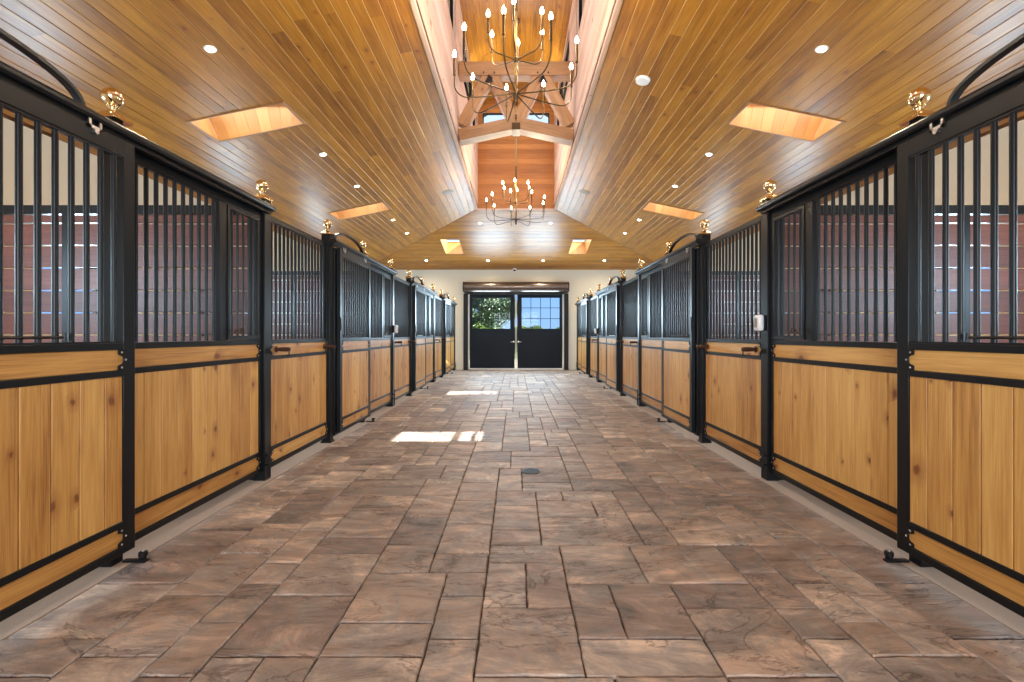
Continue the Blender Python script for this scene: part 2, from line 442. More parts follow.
# ------------------------------------------------------------------ floor
def make_floor():
    base = MB(); base.box(-2.12, 2.12, NEAR, WALLZ, -0.10, -0.014)
    # stones laid over the bed in uneven courses
    rng = random.Random(11); mb = MB(); g = 0.0035
    def slab(X0, X1, Y0, Y1):
        X0 += g; X1 -= g; Y0 += g; Y1 -= g
        rv = rng.random(); h = rng.uniform(-0.002, 0.002); pts = []
        def edge(xa, ya, xb, yb):
            L = math.hypot(xb-xa, yb-ya); n = max(3, int(L/0.045))
            for k in range(n):
                t = k/n; jx = rng.uniform(-1, 1)*0.003; jy = rng.uniform(-1, 1)*0.003
                pts.append((xa+(xb-xa)*t+jx, ya+(yb-ya)*t+jy))
        edge(X0, Y0, X1, Y0); edge(X1, Y0, X1, Y1); edge(X1, Y1, X0, Y1); edge(X0, Y1, X0, Y0)
        cx, cy = (X0+X1)/2, (Y0+Y1)/2
        def inset(p, q):
            dx = 1 if p[0] < cx else -1; dy = 1 if p[1] < cy else -1
            qx = q if min(abs(p[0]-X0), abs(p[0]-X1)) < 0.012 else 0
            qy = q if min(abs(p[1]-Y0), abs(p[1]-Y1)) < 0.012 else 0
            return (p[0]+dx*qx, p[1]+dy*qy)
        n = len(pts)
        lo = [mb.bm.verts.new((p[0], p[1], -0.016)) for p in pts]
        mi = [mb.bm.verts.new((p[0], p[1], -0.005+h)) for p in pts]
        up = [mb.bm.verts.new((*inset(p, 0.005), h)) for p in pts]
        fs = []
        for k in range(n):
            k2 = (k+1) % n
            fs.append(mb.bm.faces.new((lo[k], lo[k2], mi[k2], mi[k])))
            fs.append(mb.bm.faces.new((mi[k], mi[k2], up[k2], up[k])))
        fs.append(mb.bm.faces.new(up))
        for f in fs:
            f[mb.rnd] = rv
            for l in f.loops: l[mb.uv].uv = (l.vert.co.x, l.vert.co.y)
    def cell(X0, X1, Y0, Y1):
        w, d = X1-X0, Y1-Y0; r = rng.random()
        if d > 0.35 and w > 0.5 and r < 0.30:
            m = X0+w*rng.choice((0.36, 0.5, 0.64)); cell2(X0, m, Y0, Y1); cell2(m, X1, Y0, Y1)
        elif d > 0.27 and r < 0.62:
            m = Y0+d*rng.choice((0.34, 0.5, 0.5, 0.66)); slab(X0, X1, Y0, m)
            if w > 0.4 and rng.random() < 0.35:
                q = X0+w*rng.choice((0.4, 0.6)); slab(X0, q, m, Y1); slab(q, X1, m, Y1)
            else: slab(X0, X1, m, Y1)
        else: slab(X0, X1, Y0, Y1)
    def cell2(X0, X1, Y0, Y1):
        if rng.random() < 0.4:
            m = Y0+(Y1-Y0)*rng.choice((0.5, 0.62)); slab(X0, X1, Y0, m); slab(X0, X1, m, Y1)
        else: slab(X0, X1, Y0, Y1)
    U = 0.1025; NX = 41; UX = 4.22/NX; NY = int((WALLZ-0.02)/U); UY = (WALLZ-0.02)/NY
    used = [[False]*NX for _ in range(NY)]
    for jj in range(NY):
        for ii in range(NX):
            if used[jj][ii]: continue
            run = 0
            while ii+run < NX and not used[jj][ii+run]: run += 1
            ws = [w for w in (2, 3, 4, 4, 4, 5, 6) if w <= run and (run-w == 0 or run-w >= 2)]
            w = rng.choice(ws) if ws else run
            d = rng.choice((2, 2, 3, 4, 4, 4) if w > 2 else (2, 3, 4))
            if w >= 5 and d == 2 and rng.random() < 0.5: d = 4
            d = min(d, NY-jj)
            if NY-jj-d == 1: d += 1
            for q in range(d):
                for p in range(w): used[jj+q][ii+p] = True
            slab(-2.11+ii*UX, -2.11+(ii+w)*UX, jj*UY, (jj+d)*UY)
    o = mb.build('floor', 'stone')
    struct(o, 'stone paver aisle floor of mixed brown and grey rectangular slabs')
    b = base.build('paver_bed', 'mortar', smooth=False); b.parent = o; b['label'] = 'dark sand bed between the pavers'
    for s in (-1, 1):
        mb = MB(); mb.box(s*2.11, s*2.36, NEAR, WALLZ, -0.10, 0.002)
        struct(mb.build('trim_%d' % (1 if s < 0 else 2), 'concrete', bevel=0.002), 'pale concrete strip along the foot of the stall fronts')
        mb = MB(); mb.box(s*2.36, s*OUT, NEAR, WALLZ, -0.10, -0.002)
        struct(mb.build('floor', 'shavings', smooth=False), 'bedded stall floor behind the stall fronts')
    mb = MB(); mb.box(-2.11, 2.11, NEAR, 0, -0.014, 0)
    struct(mb.build('floor', 'stone', smooth=False))
make_floor()

# ------------------------------------------------------------------ walls
def grid_wall(name, axis, c0, c1, a0, a1, z0, z1, holes, mat, label=None):
    """axis 'x': wall faces along x between c0..c1, spans a along y. holes (a0,a1,z0,z1)."""
    A = sorted({a0, a1, *[h[0] for h in holes], *[h[1] for h in holes]})
    Zs = sorted({z0, z1, *[h[2] for h in holes], *[h[3] for h in holes]})
    mb = MB()
    for i in range(len(A)-1):
        for j in range(len(Zs)-1):
            ma, mz = (A[i]+A[i+1])/2, (Zs[j]+Zs[j+1])/2
            if any(h[0] < ma < h[1] and h[2] < mz < h[3] for h in holes): continue
            if axis == 'x': mb.box(c0, c1, A[i], A[i+1], Zs[j], Zs[j+1])
            else: mb.box(A[i], A[i+1], c0, c1, Zs[j], Zs[j+1])
    return struct(mb.build(name, mat, smooth=False), label)

def window_unit(name, axis, c, a0, a1, z0, z1, nx, nz, fw=0.05, mw=0.018, depth=0.05, label=None, mat='steel'):
    """frame with muntins and one glass sheet; c is the plane's coordinate"""
    mb = MB()
    def bx(p0, p1, q0, q1, d=depth):
        if axis == 'x': mb.box(c-d/2, c+d/2, p0, p1, q0, q1)
        else: mb.box(p0, p1, c-d/2, c+d/2, q0, q1)
    bx(a0, a0+fw, z0, z1); bx(a1-fw, a1, z0, z1); bx(a0+fw, a1-fw, z0, z0+fw); bx(a0+fw, a1-fw, z1-fw, z1)
    for i in range(1, nx):
        t = a0+fw+(a1-a0-2*fw)*i/nx; bx(t-mw/2, t+mw/2, z0+fw, z1-fw, depth*0.6)
    for i in range(1, nz):
        t = z0+fw+(z1-z0-2*fw)*i/nz; bx(a0+fw, a1-fw, t-mw/2, t+mw/2, depth*0.6)
    if axis == 'x': fr = mb.build(name, mat, loc=(c, (a0+a1)/2, z0))
    else: fr = mb.build(name, mat, loc=((a0+a1)/2, c, z0))
    fr['_o'] = tuple(fr.location)
    struct(fr, label)
    g = MB()
    if axis == 'x': g.box(c-0.003, c+0.003, a0+fw, a1-fw, z0+fw, z1-fw)
    else: g.box(a0+fw, a1-fw, c-0.003, c+0.003, z0+fw, z1-fw)
    g.build('glass_pane', 'glass', fr, smooth=False)
    return fr

WIN = [(5.15+4.0*k, 6.05+4.0*k, 1.45, 2.15) for k in range(-1, 3)]
nwin = 1
for s, nm in ((-1, 'wall_left'), (1, 'wall_right')):
    holes = [w for w in WIN]
    grid_wall(nm, 'x', s*OUT, s*(OUT+0.2), NEAR-0.2, WALLZ+0.2, -0.1, EAVE, holes, 'cream', 'cream outer barn wall behind the stalls')
    for w in WIN:
        window_unit('window_%d' % nwin, 'x', s*(OUT+0.08), w[0], w[1], w[2], w[3], 2, 1, label='small bright stall window with a black centre bar'); nwin += 1
DW = 1.725; DH = 2.75
grid_wall('wall_back', 'y', WALLZ, WALLZ+0.2, -OUT-0.2, OUT+0.2, -0.1, EAVE, [(-DW, DW, -0.1, DH)], 'cream', 'cream end wall around the double doors')
# the barn goes on behind the viewer; its open doorway is added for light
grid_wall('wall_front', 'y', NEAR-0.2, NEAR, -OUT-0.2, OUT+0.2, -0.1, EAVE, [(-1.9, 1.9, -0.1, 3.2)], 'cream')

# ------------------------------------------------------------------ ceiling
SKY = [(5.575, 6.14, 2.90, 4.05), (9.765, 10.33, 2.90, 4.05)]   # y0,y1,l0,l1
cosA = 1/math.sqrt(1+SLOPE**2)
def zc(l): return EAVE+(OUT-l)*SLOPE
LW = (OUT-SH)/cosA
for s, nm in ((-1, 'ceiling_left'), (1, 'ceiling_right')):
    mb = MB()
    U = (0, 1, 0); V = (-s*cosA, 0, SLOPE*cosA)
    N = Vector((-s*SLOPE, 0, -1)).normalized()
    hol = [(y0, y1, (OUT-l1)/cosA, (OUT-l0)/cosA) for y0, y1, l0, l1 in SKY]
    f = lambda v: (NEAR, WALLZ-v*cosA)
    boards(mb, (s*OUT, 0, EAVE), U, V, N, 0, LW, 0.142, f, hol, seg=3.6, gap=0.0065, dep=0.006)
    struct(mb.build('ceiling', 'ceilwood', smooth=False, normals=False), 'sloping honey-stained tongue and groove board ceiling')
# hip over the far end
mb = MB()
N = Vector((0, -SLOPE, -1)).normalized()
HS = [(13.58, 14.71, s*2.0) for s in (-1, 1)]
hol = [(-2.28, -1.72, (WALLZ-14.71)/cosA, (WALLZ-13.58)/cosA), (1.72, 2.28, (WALLZ-14.71)/cosA, (WALLZ-13.58)/cosA)]
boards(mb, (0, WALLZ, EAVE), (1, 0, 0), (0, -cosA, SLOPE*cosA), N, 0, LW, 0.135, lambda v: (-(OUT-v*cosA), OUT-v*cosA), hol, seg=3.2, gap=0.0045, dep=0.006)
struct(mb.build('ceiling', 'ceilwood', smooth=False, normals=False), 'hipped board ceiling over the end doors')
mb = MB()
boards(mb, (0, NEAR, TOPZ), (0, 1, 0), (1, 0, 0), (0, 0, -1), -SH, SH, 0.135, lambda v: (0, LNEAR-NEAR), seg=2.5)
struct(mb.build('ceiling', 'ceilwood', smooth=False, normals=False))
# outer roof skin keeps the daylight out
def roofskin():
    mb = MB(); e = 0.02
    for s in (-1, 1):
        # around the skylight holes, in strips along y
        ys = [NEAR-0.3]
        for y0, y1, l0, l1 in SKY: ys += [y0-0.02, y1+0.02]
        ys.append(WALLZ+0.4)
        for i in range(len(ys)-1):
            ls = [(SH, OUT+0.7)] if i % 2 == 0 else [(SH, 2.86), (4.75, OUT+0.7)]
            for l0, l1 in ls:
                def cut(l): return min(ys[i+1], WALLZ-(OUT-l)+0.02)
                a = [(s*l0, ys[i], zc(l0)+e), (s*l1, ys[i], zc(l1)+e), (s*l1, max(ys[i], cut(l1)), zc(l1)+e), (s*l0, max(ys[i], cut(l0)), zc(l0)+e)]
                if cut(l1) <= ys[i]+0.01: continue
                if cut(l0) < ys[i+1] and cut(l0) <= ys[i]:
                    lc = OUT-(WALLZ+0.02-ys[i])
                    a = [(s*lc, ys[i], zc(lc)+e), (s*l1, ys[i], zc(l1)+e), (s*l1, cut(l1), zc(l1)+e)]
                b = [(p[0], p[1], p[2]+0.05) for p in a]
                mb.hull(a, b)
    o = mb.build('roof', 'roofing', smooth=False); struct(o, 'outer roof skin')
roofskin()

# trim strips along the hips and at the lantern edge
mb = MB()
for s in (-1, 1):
    a = Vector((s*OUT, WALLZ, EAVE)); b = Vector((s*SH, LFAR, TOPZ))
    mb.tube([a, b], 0.013, 6)
struct(mb.build('trim_3', 'truss'), 'thin wooden trim along the ceiling hips')
mb = MB()
for s in (-1, 1):
    mb.box(s*(SH-0.004), s*(SH+0.045), LNEAR, LFAR, TOPZ-0.03, TOPZ+0.012)
mb.box(-SH, SH, LFAR-0.004, LFAR+0.04, TOPZ-0.03, TOPZ+0.012)
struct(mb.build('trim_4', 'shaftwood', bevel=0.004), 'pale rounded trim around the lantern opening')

# skylight wells
def well(corners, top, idx, label):
    mb = MB()
    for i in range(4):
        a, b = Vector(corners[i]), Vector(corners[(i+1) % 4]); c, d = Vector(top[(i+1) % 4]), Vector(top[i])
        L = (b-a).length; n = max(2, round(L/0.14)); L2 = (c-d).length
        for k in range(n):
            t0, t1 = k/n, (k+1)/n
            e = 0.02
            p = [a.lerp(b, t0), a.lerp(b, t1), d.lerp(c, t1), d.lerp(c, t0)]
            cen = (a+b+c+d)/4; inside = (sum((Vector(q) for q in corners), Vector())/4-cen)
            inside.z = 0; inside.normalize()
            g = 0.02
            q = [p[0].lerp(p[1], g), p[1].lerp(p[0], g), p[2].lerp(p[3], g), p[3].lerp(p[2], g)]
            H = (p[3]-p[0]).length
            r = random.random()
            mb.face(q, [(0, 0), (0, L/n), (H, L/n), (H, 0)], r)
            o = -inside*0.004
            mb.face([p[0]+o, q[0], q[3], p[3]+o], None, r); mb.face([q[1], p[1]+o, p[2]+o, q[2]], None, r)
    o = mb.build('skylight_well', 'wellwood', smooth=False, normals=False, loc=tuple(sum((Vector(q) for q in corners), Vector())/4))
    o['_o'] = tuple(o.location)
    struct(o, label)
    # casing round the opening
    mb = MB()
    cc = [Vector(p) for p in corners]
    cen = sum(cc, Vector())/4
    for i in range(4):
        a, b = cc[i], cc[(i+1) % 4]
        oa = a+(a-cen).normalized()*0.035; ob = b+(b-cen).normalized()*0.035
        mb.hull([a, b, ob, oa], [v-Vector((0, 0, 0.012)) for v in (a, b, ob, oa)])
    mb.build('casing', 'truss', o)
    # glazed top with one bar
    tt = [Vector(p) for p in top]
    mb = MB(); up = Vector((0, 0, 0.006))
    mb.hull(tt, [t+up for t in tt])
    mb.build('glass_pane', 'glass', o, smooth=False)
    mb = MB()
    for i in range(4):
        mb.tube([tt[i], tt[(i+1) % 4]], 0.02, 6)
    m0, m1 = (tt[0].lerp(tt[3], 0.76), tt[1].lerp(tt[2], 0.76)) if (tt[0]-tt[3]).length > (tt[0]-tt[1]).length else (tt[0].lerp(tt[1], 0.43), tt[3].lerp(tt[2], 0.43))
    mb.tube([m0, m1], 0.032, 8)
    mb.build('glazing_bar', 'whitemetal', o)
    # outer shell
    mb = MB()
    for i in range(4):
        a, b, c, d = cc[i], cc[(i+1) % 4], tt[(i+1) % 4], tt[i]
        off = ((a+b+c+d)/4-(cen+tt[0]*0)); off.z = 0; off = off.normalized()*0.02
        mb.face([a+off, b+off, c+off*1.5, d+off*1.5])
    mb.build('outer_casing', 'roofing', o, smooth=False, normals=False)
DEP = 0.45
ORD = ['nearer', 'farther']
for s in (-1, 1):
    for i, (y0, y1, l0, l1) in enumerate(SKY):
        b = [(s*l0, y0, zc(l0)), (s*l0, y1, zc(l0)), (s*l1, y1, zc(l1)), (s*l1, y0, zc(l1))]
        t = [(s*(l0+0.02), y0, zc(l0)+DEP), (s*(l0+0.02), y1, zc(l0)+DEP), (s*(l1+0.21), y1, zc(l1)+DEP), (s*(l1+0.21), y0, zc(l1)+DEP)]
        well(b, t, i, '%s wood-lined skylight in the %s ceiling slope' % (ORD[i], 'left' if s < 0 else 'right'))
def zh(y): return EAVE+(WALLZ-y)*SLOPE
for s in (-1, 1):
    y0, y1 = 13.58, 14.71
    b = [(s*1.72, y0, zh(y0)), (s*1.72, y1, zh(y1)), (s*2.28, y1, zh(y1)), (s*2.28, y0, zh(y0))]
    t = [(p[0], p[1]+(0.0 if p[1] < 14 else 0.25), p[2]+DEP) for p in b]
    well(b, t, 0, 'wood-lined skylight in the end hip, %s of the chandelier' % ('left' if s < 0 else 'right'))
# roof skin over the hip, around its skylights
mb = MB()
for (xa, xb, ya, yb) in [(-6.2, -2.32, LFAR, 16.6), (2.32, 6.2, LFAR, 16.6), (-2.32, 2.32, LFAR, 13.55), (-2.32, 2.32, 14.99, 16.6), (-1.68, 1.68, 13.55, 14.99)]:
    def P(x, y): return (x, y, zh(y)+0.02)
    lim = lambda y: OUT-(WALLZ-y)+0.03
    # sample as a strip set clipped to the hip triangle
    n = 24
    for k in range(n):
        q0, q1 = ya+(yb-ya)*k/n, ya+(yb-ya)*(k+1)/n
        A0, B0 = max(xa, -lim(q0)), min(xb, lim(q0)); A1, B1 = max(xa, -lim(q1)), min(xb, lim(q1))
        if B1-A1 < 0.01: continue
        if B0 < A0: A0 = B0 = (A1 if abs(A1) < abs(B1) else B1)
        mb.face([P(A0, q0), P(B0, q0), P(B1, q1), P(A1, q1)])
struct(mb.build('roof', 'roofing', smooth=False, normals=False), 'outer roof skin over the hip')

# ------------------------------------------------------------------ roof lantern
LWIN = [(0.75, 3.35), (4.45, 7.35), (8.35, 11.25)]
for s in (-1, 1):
    mb = MB()
    hol = [(a-LNEAR, b-LNEAR, SILL-TOPZ, HEAD-TOPZ) for a, b in LWIN]
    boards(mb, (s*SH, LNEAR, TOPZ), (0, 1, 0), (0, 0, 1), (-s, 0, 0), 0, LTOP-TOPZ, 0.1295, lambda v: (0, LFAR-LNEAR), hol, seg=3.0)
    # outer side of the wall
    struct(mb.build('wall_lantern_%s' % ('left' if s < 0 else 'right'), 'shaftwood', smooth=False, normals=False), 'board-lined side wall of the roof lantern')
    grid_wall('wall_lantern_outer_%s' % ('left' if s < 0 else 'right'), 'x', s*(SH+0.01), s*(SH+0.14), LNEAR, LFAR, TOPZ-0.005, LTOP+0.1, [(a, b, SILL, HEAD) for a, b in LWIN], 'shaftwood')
    for a, b in LWIN:
        window_unit('window_%d' % nwin, 'x', s*(SH+0.06), a, b, SILL, HEAD, 3, 1, fw=0.035, mw=0.03, label='black-framed clerestory window in the roof lantern'); nwin += 1
EW = [(-0.87, -0.15), (0.15, 0.87)]; ESILL = 6.46; EHEAD = 7.03; ZP = 7.2
def gab(v):
    z = TOPZ+v
    m = SH if z <= LTOP else max(0.0, SH*(RIDGE-z)/(RIDGE-LTOP))
    return (SH-m, SH+m)
mb = MB()
boards(mb, (-SH, LFAR, TOPZ), (1, 0, 0), (0, 0, 1), (0, -1, 0), 0, RIDGE-TOPZ, 0.1295, gab, [(a+SH, b+SH, ESILL-TOPZ, EHEAD-TOPZ) for a, b in EW])
struct(mb.build('wall_lantern_end', 'redcedar', smooth=False, normals=False), 'reddish board end wall of the roof lantern')
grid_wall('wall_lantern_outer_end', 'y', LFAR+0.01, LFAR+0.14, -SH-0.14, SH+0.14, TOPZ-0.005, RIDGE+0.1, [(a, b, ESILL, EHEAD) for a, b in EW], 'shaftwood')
for a, b in EW:
    window_unit('window_%d' % nwin, 'y', LFAR+0.06, a, b, ESILL, EHEAD, 1, 1, fw=0.03, label='end window of the roof lantern behind the truss'); nwin += 1
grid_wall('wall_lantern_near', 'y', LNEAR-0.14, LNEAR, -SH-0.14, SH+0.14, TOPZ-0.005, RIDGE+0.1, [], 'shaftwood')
gl = math.hypot(SH, RIDGE-LTOP)
mb = MB()
for s in (-1, 1):
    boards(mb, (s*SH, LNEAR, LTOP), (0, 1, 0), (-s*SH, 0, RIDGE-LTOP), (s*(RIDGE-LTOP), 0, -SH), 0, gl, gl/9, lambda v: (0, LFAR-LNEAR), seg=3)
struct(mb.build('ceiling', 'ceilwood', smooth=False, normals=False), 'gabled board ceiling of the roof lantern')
mb = MB()
for s in (-1, 1):
    k = (RIDGE-LTOP)/SH; e = SH+0.7
    mb.hull([(0, LNEAR-0.7, RIDGE+0.05), (s*e, LNEAR-0.7, RIDGE+0.05-k*e), (s*e, LFAR+0.7, RIDGE+0.05-k*e), (0, LFAR+0.7, RIDGE+0.05)],
            [(0, LNEAR-0.7, RIDGE+0.13), (s*e, LNEAR-0.7, RIDGE+0.13-k*e), (s*e, LFAR+0.7, RIDGE+0.13-k*e), (0, LFAR+0.7, RIDGE+0.13)])
struct(mb.build('roof', 'roofing', smooth=False), 'lantern roof with overhanging eaves')

# timber truss across the lantern
def timber(mb, a, b, w, t, up=(0, 0, 1)):
    """rectangular timber a->b, w deep in the truss plane, t thick along y"""
    a, b = Vector(a), Vector(b); d = (b-a).normalized(); n = Vector((-d.z, 0, d.x))*(w/2); y = Vector((0, t/2, 0))
    fs = mb.hull([a-n-y, a+n-y, a+n+y, a-n+y], [b-n-y, b+n-y, b+n+y, b-n+y])
    r = random.random()
    for f in fs:
        f[mb.rnd] = r
        for l in f.loops:
            c = l.vert.co-a; u = c.dot(d); v = c.dot(n.normalized())
            l[mb.uv].uv = (u, v+c.y*1.0)
TY = 7.78
tr = thing('timber_truss', (0, TY, TOPZ), 'heavy brown timber truss spanning the roof lantern behind the near chandelier', 'truss')
zb, zt = 4.66, 5.80
mb = MB(); timber(mb, (-SH+0.01, TY, 5.80), (SH-0.01, TY, 5.80), 0.235, 0.22); mb.build('tie_beam', 'truss', tr, bevel=0.008)
for s in (-1, 1):
    mb = MB(); timber(mb, (s*(SH-0.01), TY, 4.66), (0.0, TY, 4.875), 0.20, 0.24); mb.build('bottom_chord', 'truss', tr, bevel=0.008)
    mb = MB(); timber(mb, (s*0.93, TY, 4.85), (s*0.47, TY, 5.70), 0.19, 0.18); mb.build('outer_strut', 'truss', tr, bevel=0.008)
    mb = MB(); timber(mb, (s*0.40, TY, 5.70), (s*0.055, TY, 4.95), 0.19, 0.18); mb.build('inner_strut', 'truss', tr, bevel=0.008)
    mb = MB(); y = TY-0.115
    mb.prism([(s*0.46-0.07, y, 5.56), (s*0.46+0.07, y, 5.56), (s*0.46, y, 5.70)], (0, 0.01, 0)); mb.build('gusset_plate', 'steel', tr)
    for zz in (5.62,):
        for dx in (-0.09, 0.09):
            mb = MB(); mb.cyl((s*0.46+dx, y-0.012, 5.72), (s*0.46+dx, y+0.02, 5.72), 0.014, n=8); mb.build('bolt', 'steel', tr)
mb = MB(); mb.box(-0.07, 0.07, TY-0.13, TY+0.13, 4.745, 4.79); mb.box(-0.07, 0.07, TY-0.135, TY-0.12, 4.75, 4.86); mb.build('bracket', 'bronze', tr)

# ------------------------------------------------------------------ chandeliers
def arm_path(c, ang, z0, r, z1, rb, droop):
    ca, sa = math.cos(ang), math.sin(ang)
    pts = []
    r0 = r-rb
    for t in range(7):
        q = t/6; pts.append((0.02+(r0-0.02)*q, z0-droop*math.sin(q*PI/2)))
    zb = z0-droop
    for t in range(1, 7):
        a = t/6*PI/2; pts.append((r0+rb*math.sin(a), zb+rb*(1-math.cos(a))))
    pts.append((r, z1))
    return [(c[0]+p*ca, c[1]+p*sa, z) for p, z in pts]
def chandelier(y, label):
    c = (0.0, y)
    t = thing('chandelier', (0, y, 3.56), label, 'chandelier', 'candle chandeliers hung in the roof lantern')
    mb = MB(); mb.cyl((0, y, 3.62), (0, y, RIDGE-0.06), 0.014, n=12); mb.build('rod', 'rod', t)
    for za, zb_ in ((4.42, 4.70), (5.3, 5.45)):
        mb = MB(); mb.cyl((0, y, za), (0, y, zb_), 0.019, n=12); mb.build('rod_sleeve', 'bronze', t)
    mb = MB(); mb.lathe((0, y, 3.50), [(0.001, 0), (0.014, 0.005), (0.020, 0.03), (0.014, 0.055), (0.024, 0.07), (0.030, 0.10), (0.026, 0.13), (0.016, 0.15), (0.014, 0.30)], 16)
    mb.lathe((0, y, 3.92), [(0.014, 0), (0.024, 0.012), (0.024, 0.045), (0.014, 0.06)], 16); mb.build('hub', 'bronze', t)
    mb = MB(); mb.lathe((0, y, RIDGE-0.10), [(0.02, 0), (0.07, 0.03), (0.07, 0.07)], 20); mb.build('ceiling_canopy', 'bronze', t)
    def arm(a, z0, r, z1, rb, droop, cl, cr):
        mb = MB(); mb.tube(arm_path(c, a, z0, r, z1, rb, droop), 0.0065, 8)
        ao = mb.build('arm', 'bronze', t)
        x, yy = r*math.cos(a), y+r*math.sin(a)
        mb = MB(); mb.lathe((x, yy, z1), [(0.004, -0.004), (cr*1.25, 0), (cr*1.25, 0.006), (cr, 0.010), (cr, cl), (cr*0.7, cl+0.004)], 12)
        mb.build('candle_sleeve', 'bronze', ao)
        mb = MB(); mb.lathe((x, yy, z1+cl), [(0.008, 0.0), (0.018, 0.018), (0.0195, 0.032), (0.012, 0.056), (0.004, 0.072), (0.001, 0.078)], 12)
        mb.build('bulb', 'flame', ao)
    for k in range(9): arm(R(-20+40*k), 3.62, 0.605, 3.80, 0.13, 0.035, 0.175, 0.0115)
    for k in range(6): arm(R(26+60*k), 3.95, 0.295, 4.13, 0.11, -0.012, 0.15, 0.011)
    # the bulbs' light
    for dz, r in ((4.0, 0.6), (4.25, 0.3)):
        for k in range(3):
            a = R(20+120*k+dz*40)
            ld = bpy.data.lights.new('bulb_glow', 'POINT'); ld.energy = 12; ld.color = (1, 0.82, 0.56); ld.shadow_soft_size = 0.05
            lo = bpy.data.objects.new('bulb_glow', ld); COL.objects.link(lo); lo.parent = t
            lo.location = (r*0.98*math.cos(a), r*0.98*math.sin(a), dz+0.12-3.56)
chandelier(4.42, 'near bronze two-tier candle chandelier, the large one above the aisle')
chandelier(9.20, 'far bronze two-tier candle chandelier hanging beyond the timber truss')

# ------------------------------------------------------------------ stall fronts
ZTOP = 2.36
def X(s, l): return s*l
barcache = {}
def bar_mesh(z0, z1, r=0.0125):
    key = (round(z0, 3), round(z1, 3), r)
    if key not in barcache:
        mb = MB(); mb.cyl((0, 0, z0), (0, 0, z1), r, n=12)
        bmesh.ops.recalc_face_normals(mb.bm, faces=mb.bm.faces)
        me = bpy.data.meshes.new('bar'); mb.bm.to_mesh(me); mb.bm.free()
        me.polygons.foreach_set('use_smooth', [True]*len(me.polygons)); me.set_sharp_from_angle(angle=R(40))
        me.materials.append(M['steel']); barcache[key] = me
    return barcache[key]
def add_bars(parent, s, l, ya, yb, n, z0, z1, r=0.0125):
    root = parent
    while root.parent is not None: root = root.parent
    me = bar_mesh(z0, z1, r); base = Vector(root['_o'])
    for i in range(n):
        y = ya+(yb-ya)*(i+0.5)/n
        o = bpy.data.objects.new('bar', me); COL.objects.link(o); o.parent = parent
        o.location = Vector((s*l, y, 0))-base
def frame_box(mb, s, l0, l1, y0, y1, z0, z1): mb.box(s*l0, s*l1, y0, y1, z0, z1)
def pine_panel(root, s, l, ya, yb, z0, z1, name='board_panel', vertical=True, w=0.132):
    """boards on the aisle side and the stall side, and edges"""
    mb = MB()
    for side, ll in ((-1, l), (1, l+0.03)):
        N = (s*side, 0, 0)
        if vertical:
            boards(mb, (s*ll, ya, z0), (0, 0, 1), (0, 1, 0), N, 0, yb-ya, w, lambda v: (0, z1-z0), first=w*0.4, gap=0.0045, dep=0.009)
        else:
            boards(mb, (s*ll, ya, z0), (0, 1, 0), (0, 0, 1), N, 0, z1-z0, z1-z0, lambda v: (0, yb-ya), gap=0.003, dep=0.003)
    return mb.build(name, 'pine', root, smooth=False, normals=False)
def plate(mb, s, l, e, d, z0, z1, k=0.032):
    """scalloped corner plate: e = stile edge, d = direction it grows in"""
    H = z1-z0
    pts = [(e-0.004*d, z0), (e+k*d, z0), (e+k*d, z0+0.22*H), (e+0.72*k*d, z0+0.27*H)]
    for t in range(1, 8):
        a = t/8*PI
        pts.append((e+(0.72*k-0.80*k*math.sin(a))*d, z0+(0.27+0.46*(1-math.cos(a))/2)*H))
    pts += [(e+0.72*k*d, z0+0.73*H), (e+k*d, z0+0.78*H), (e+k*d, z1), (e-0.004*d, z1)]
    mb.prism([(s*l, p[0], p[1]) for p in pts], (s*0.006, 0, 0))
def bolts(mb, s, l, e, d, z0, z1, k=0.032):
    H = z1-z0
    for y, z in ((e+0.45*k*d, z0+0.13*H), (e-0.30*k*d, z0+0.5*H), (e+0.45*k*d, z0+0.87*H)):
        mb.lathe((s*(l+0.001), y, z), [(0.0055, 0), (0.0055, 0.003), (0.003, 0.005), (0.0005, 0.0055)], 10, axis=(-s, 0, 0))

def panel_core(root, s, l, ya, yb, sw, zbot, withtop, zt, ztr, sides=(0, 1)):
    """steel frame: stiles, sill rail, mid rails, bottom rails; l = aisle face, 4 cm deep"""
    l1 = l+0.04
    mb = MB()
    frame_box(mb, s, l, l1, ya, ya+sw, zbot, zt)
    frame_box(mb, s, l, l1, yb-sw, yb, zbot, zt)
    a, b = ya+sw, yb-sw
    frame_box(mb, s, l, l1, a, b, zt-ztr, zt)
    frame_box(mb, s, l, l1, a, b, 1.172, 1.208)       # sill of the grille
    frame_box(mb, s, l, l1, a, b, 1.030, 1.064)
    frame_box(mb, s, l, l1, a, b, 0.225, 0.260)
    frame_box(mb, s, l, l1, a, b, zbot, zbot+0.042)
    mb.build('frame', 'steel', root, bevel=0.003)
    pine_panel(root, s, l+0.006, a, b, 0.260, 1.030, 'board_panel')
    pine_panel(root, s, l+0.006, a, b, 1.064, 1.172, 'upper_rail_board', vertical=False)
    pine_panel(root, s, l+0.006, a, b, zbot+0.042, 0.225, 'kick_board', vertical=False)
    for e, d in [((a, 1), (b, -1))[q] for q in sides]:
        for z0, z1 in ((1.064, 1.172), (zbot+0.042, 0.225)):
            mb = MB(); plate(mb, s, l-0.002, e, d, z0, z1)
            p = mb.build('corner_plate', 'steel', root)
            mb = MB(); bolts(mb, s, l-0.002, e, d, z0, z1); mb.build('bolt', 'chrome', p)
    return a, b

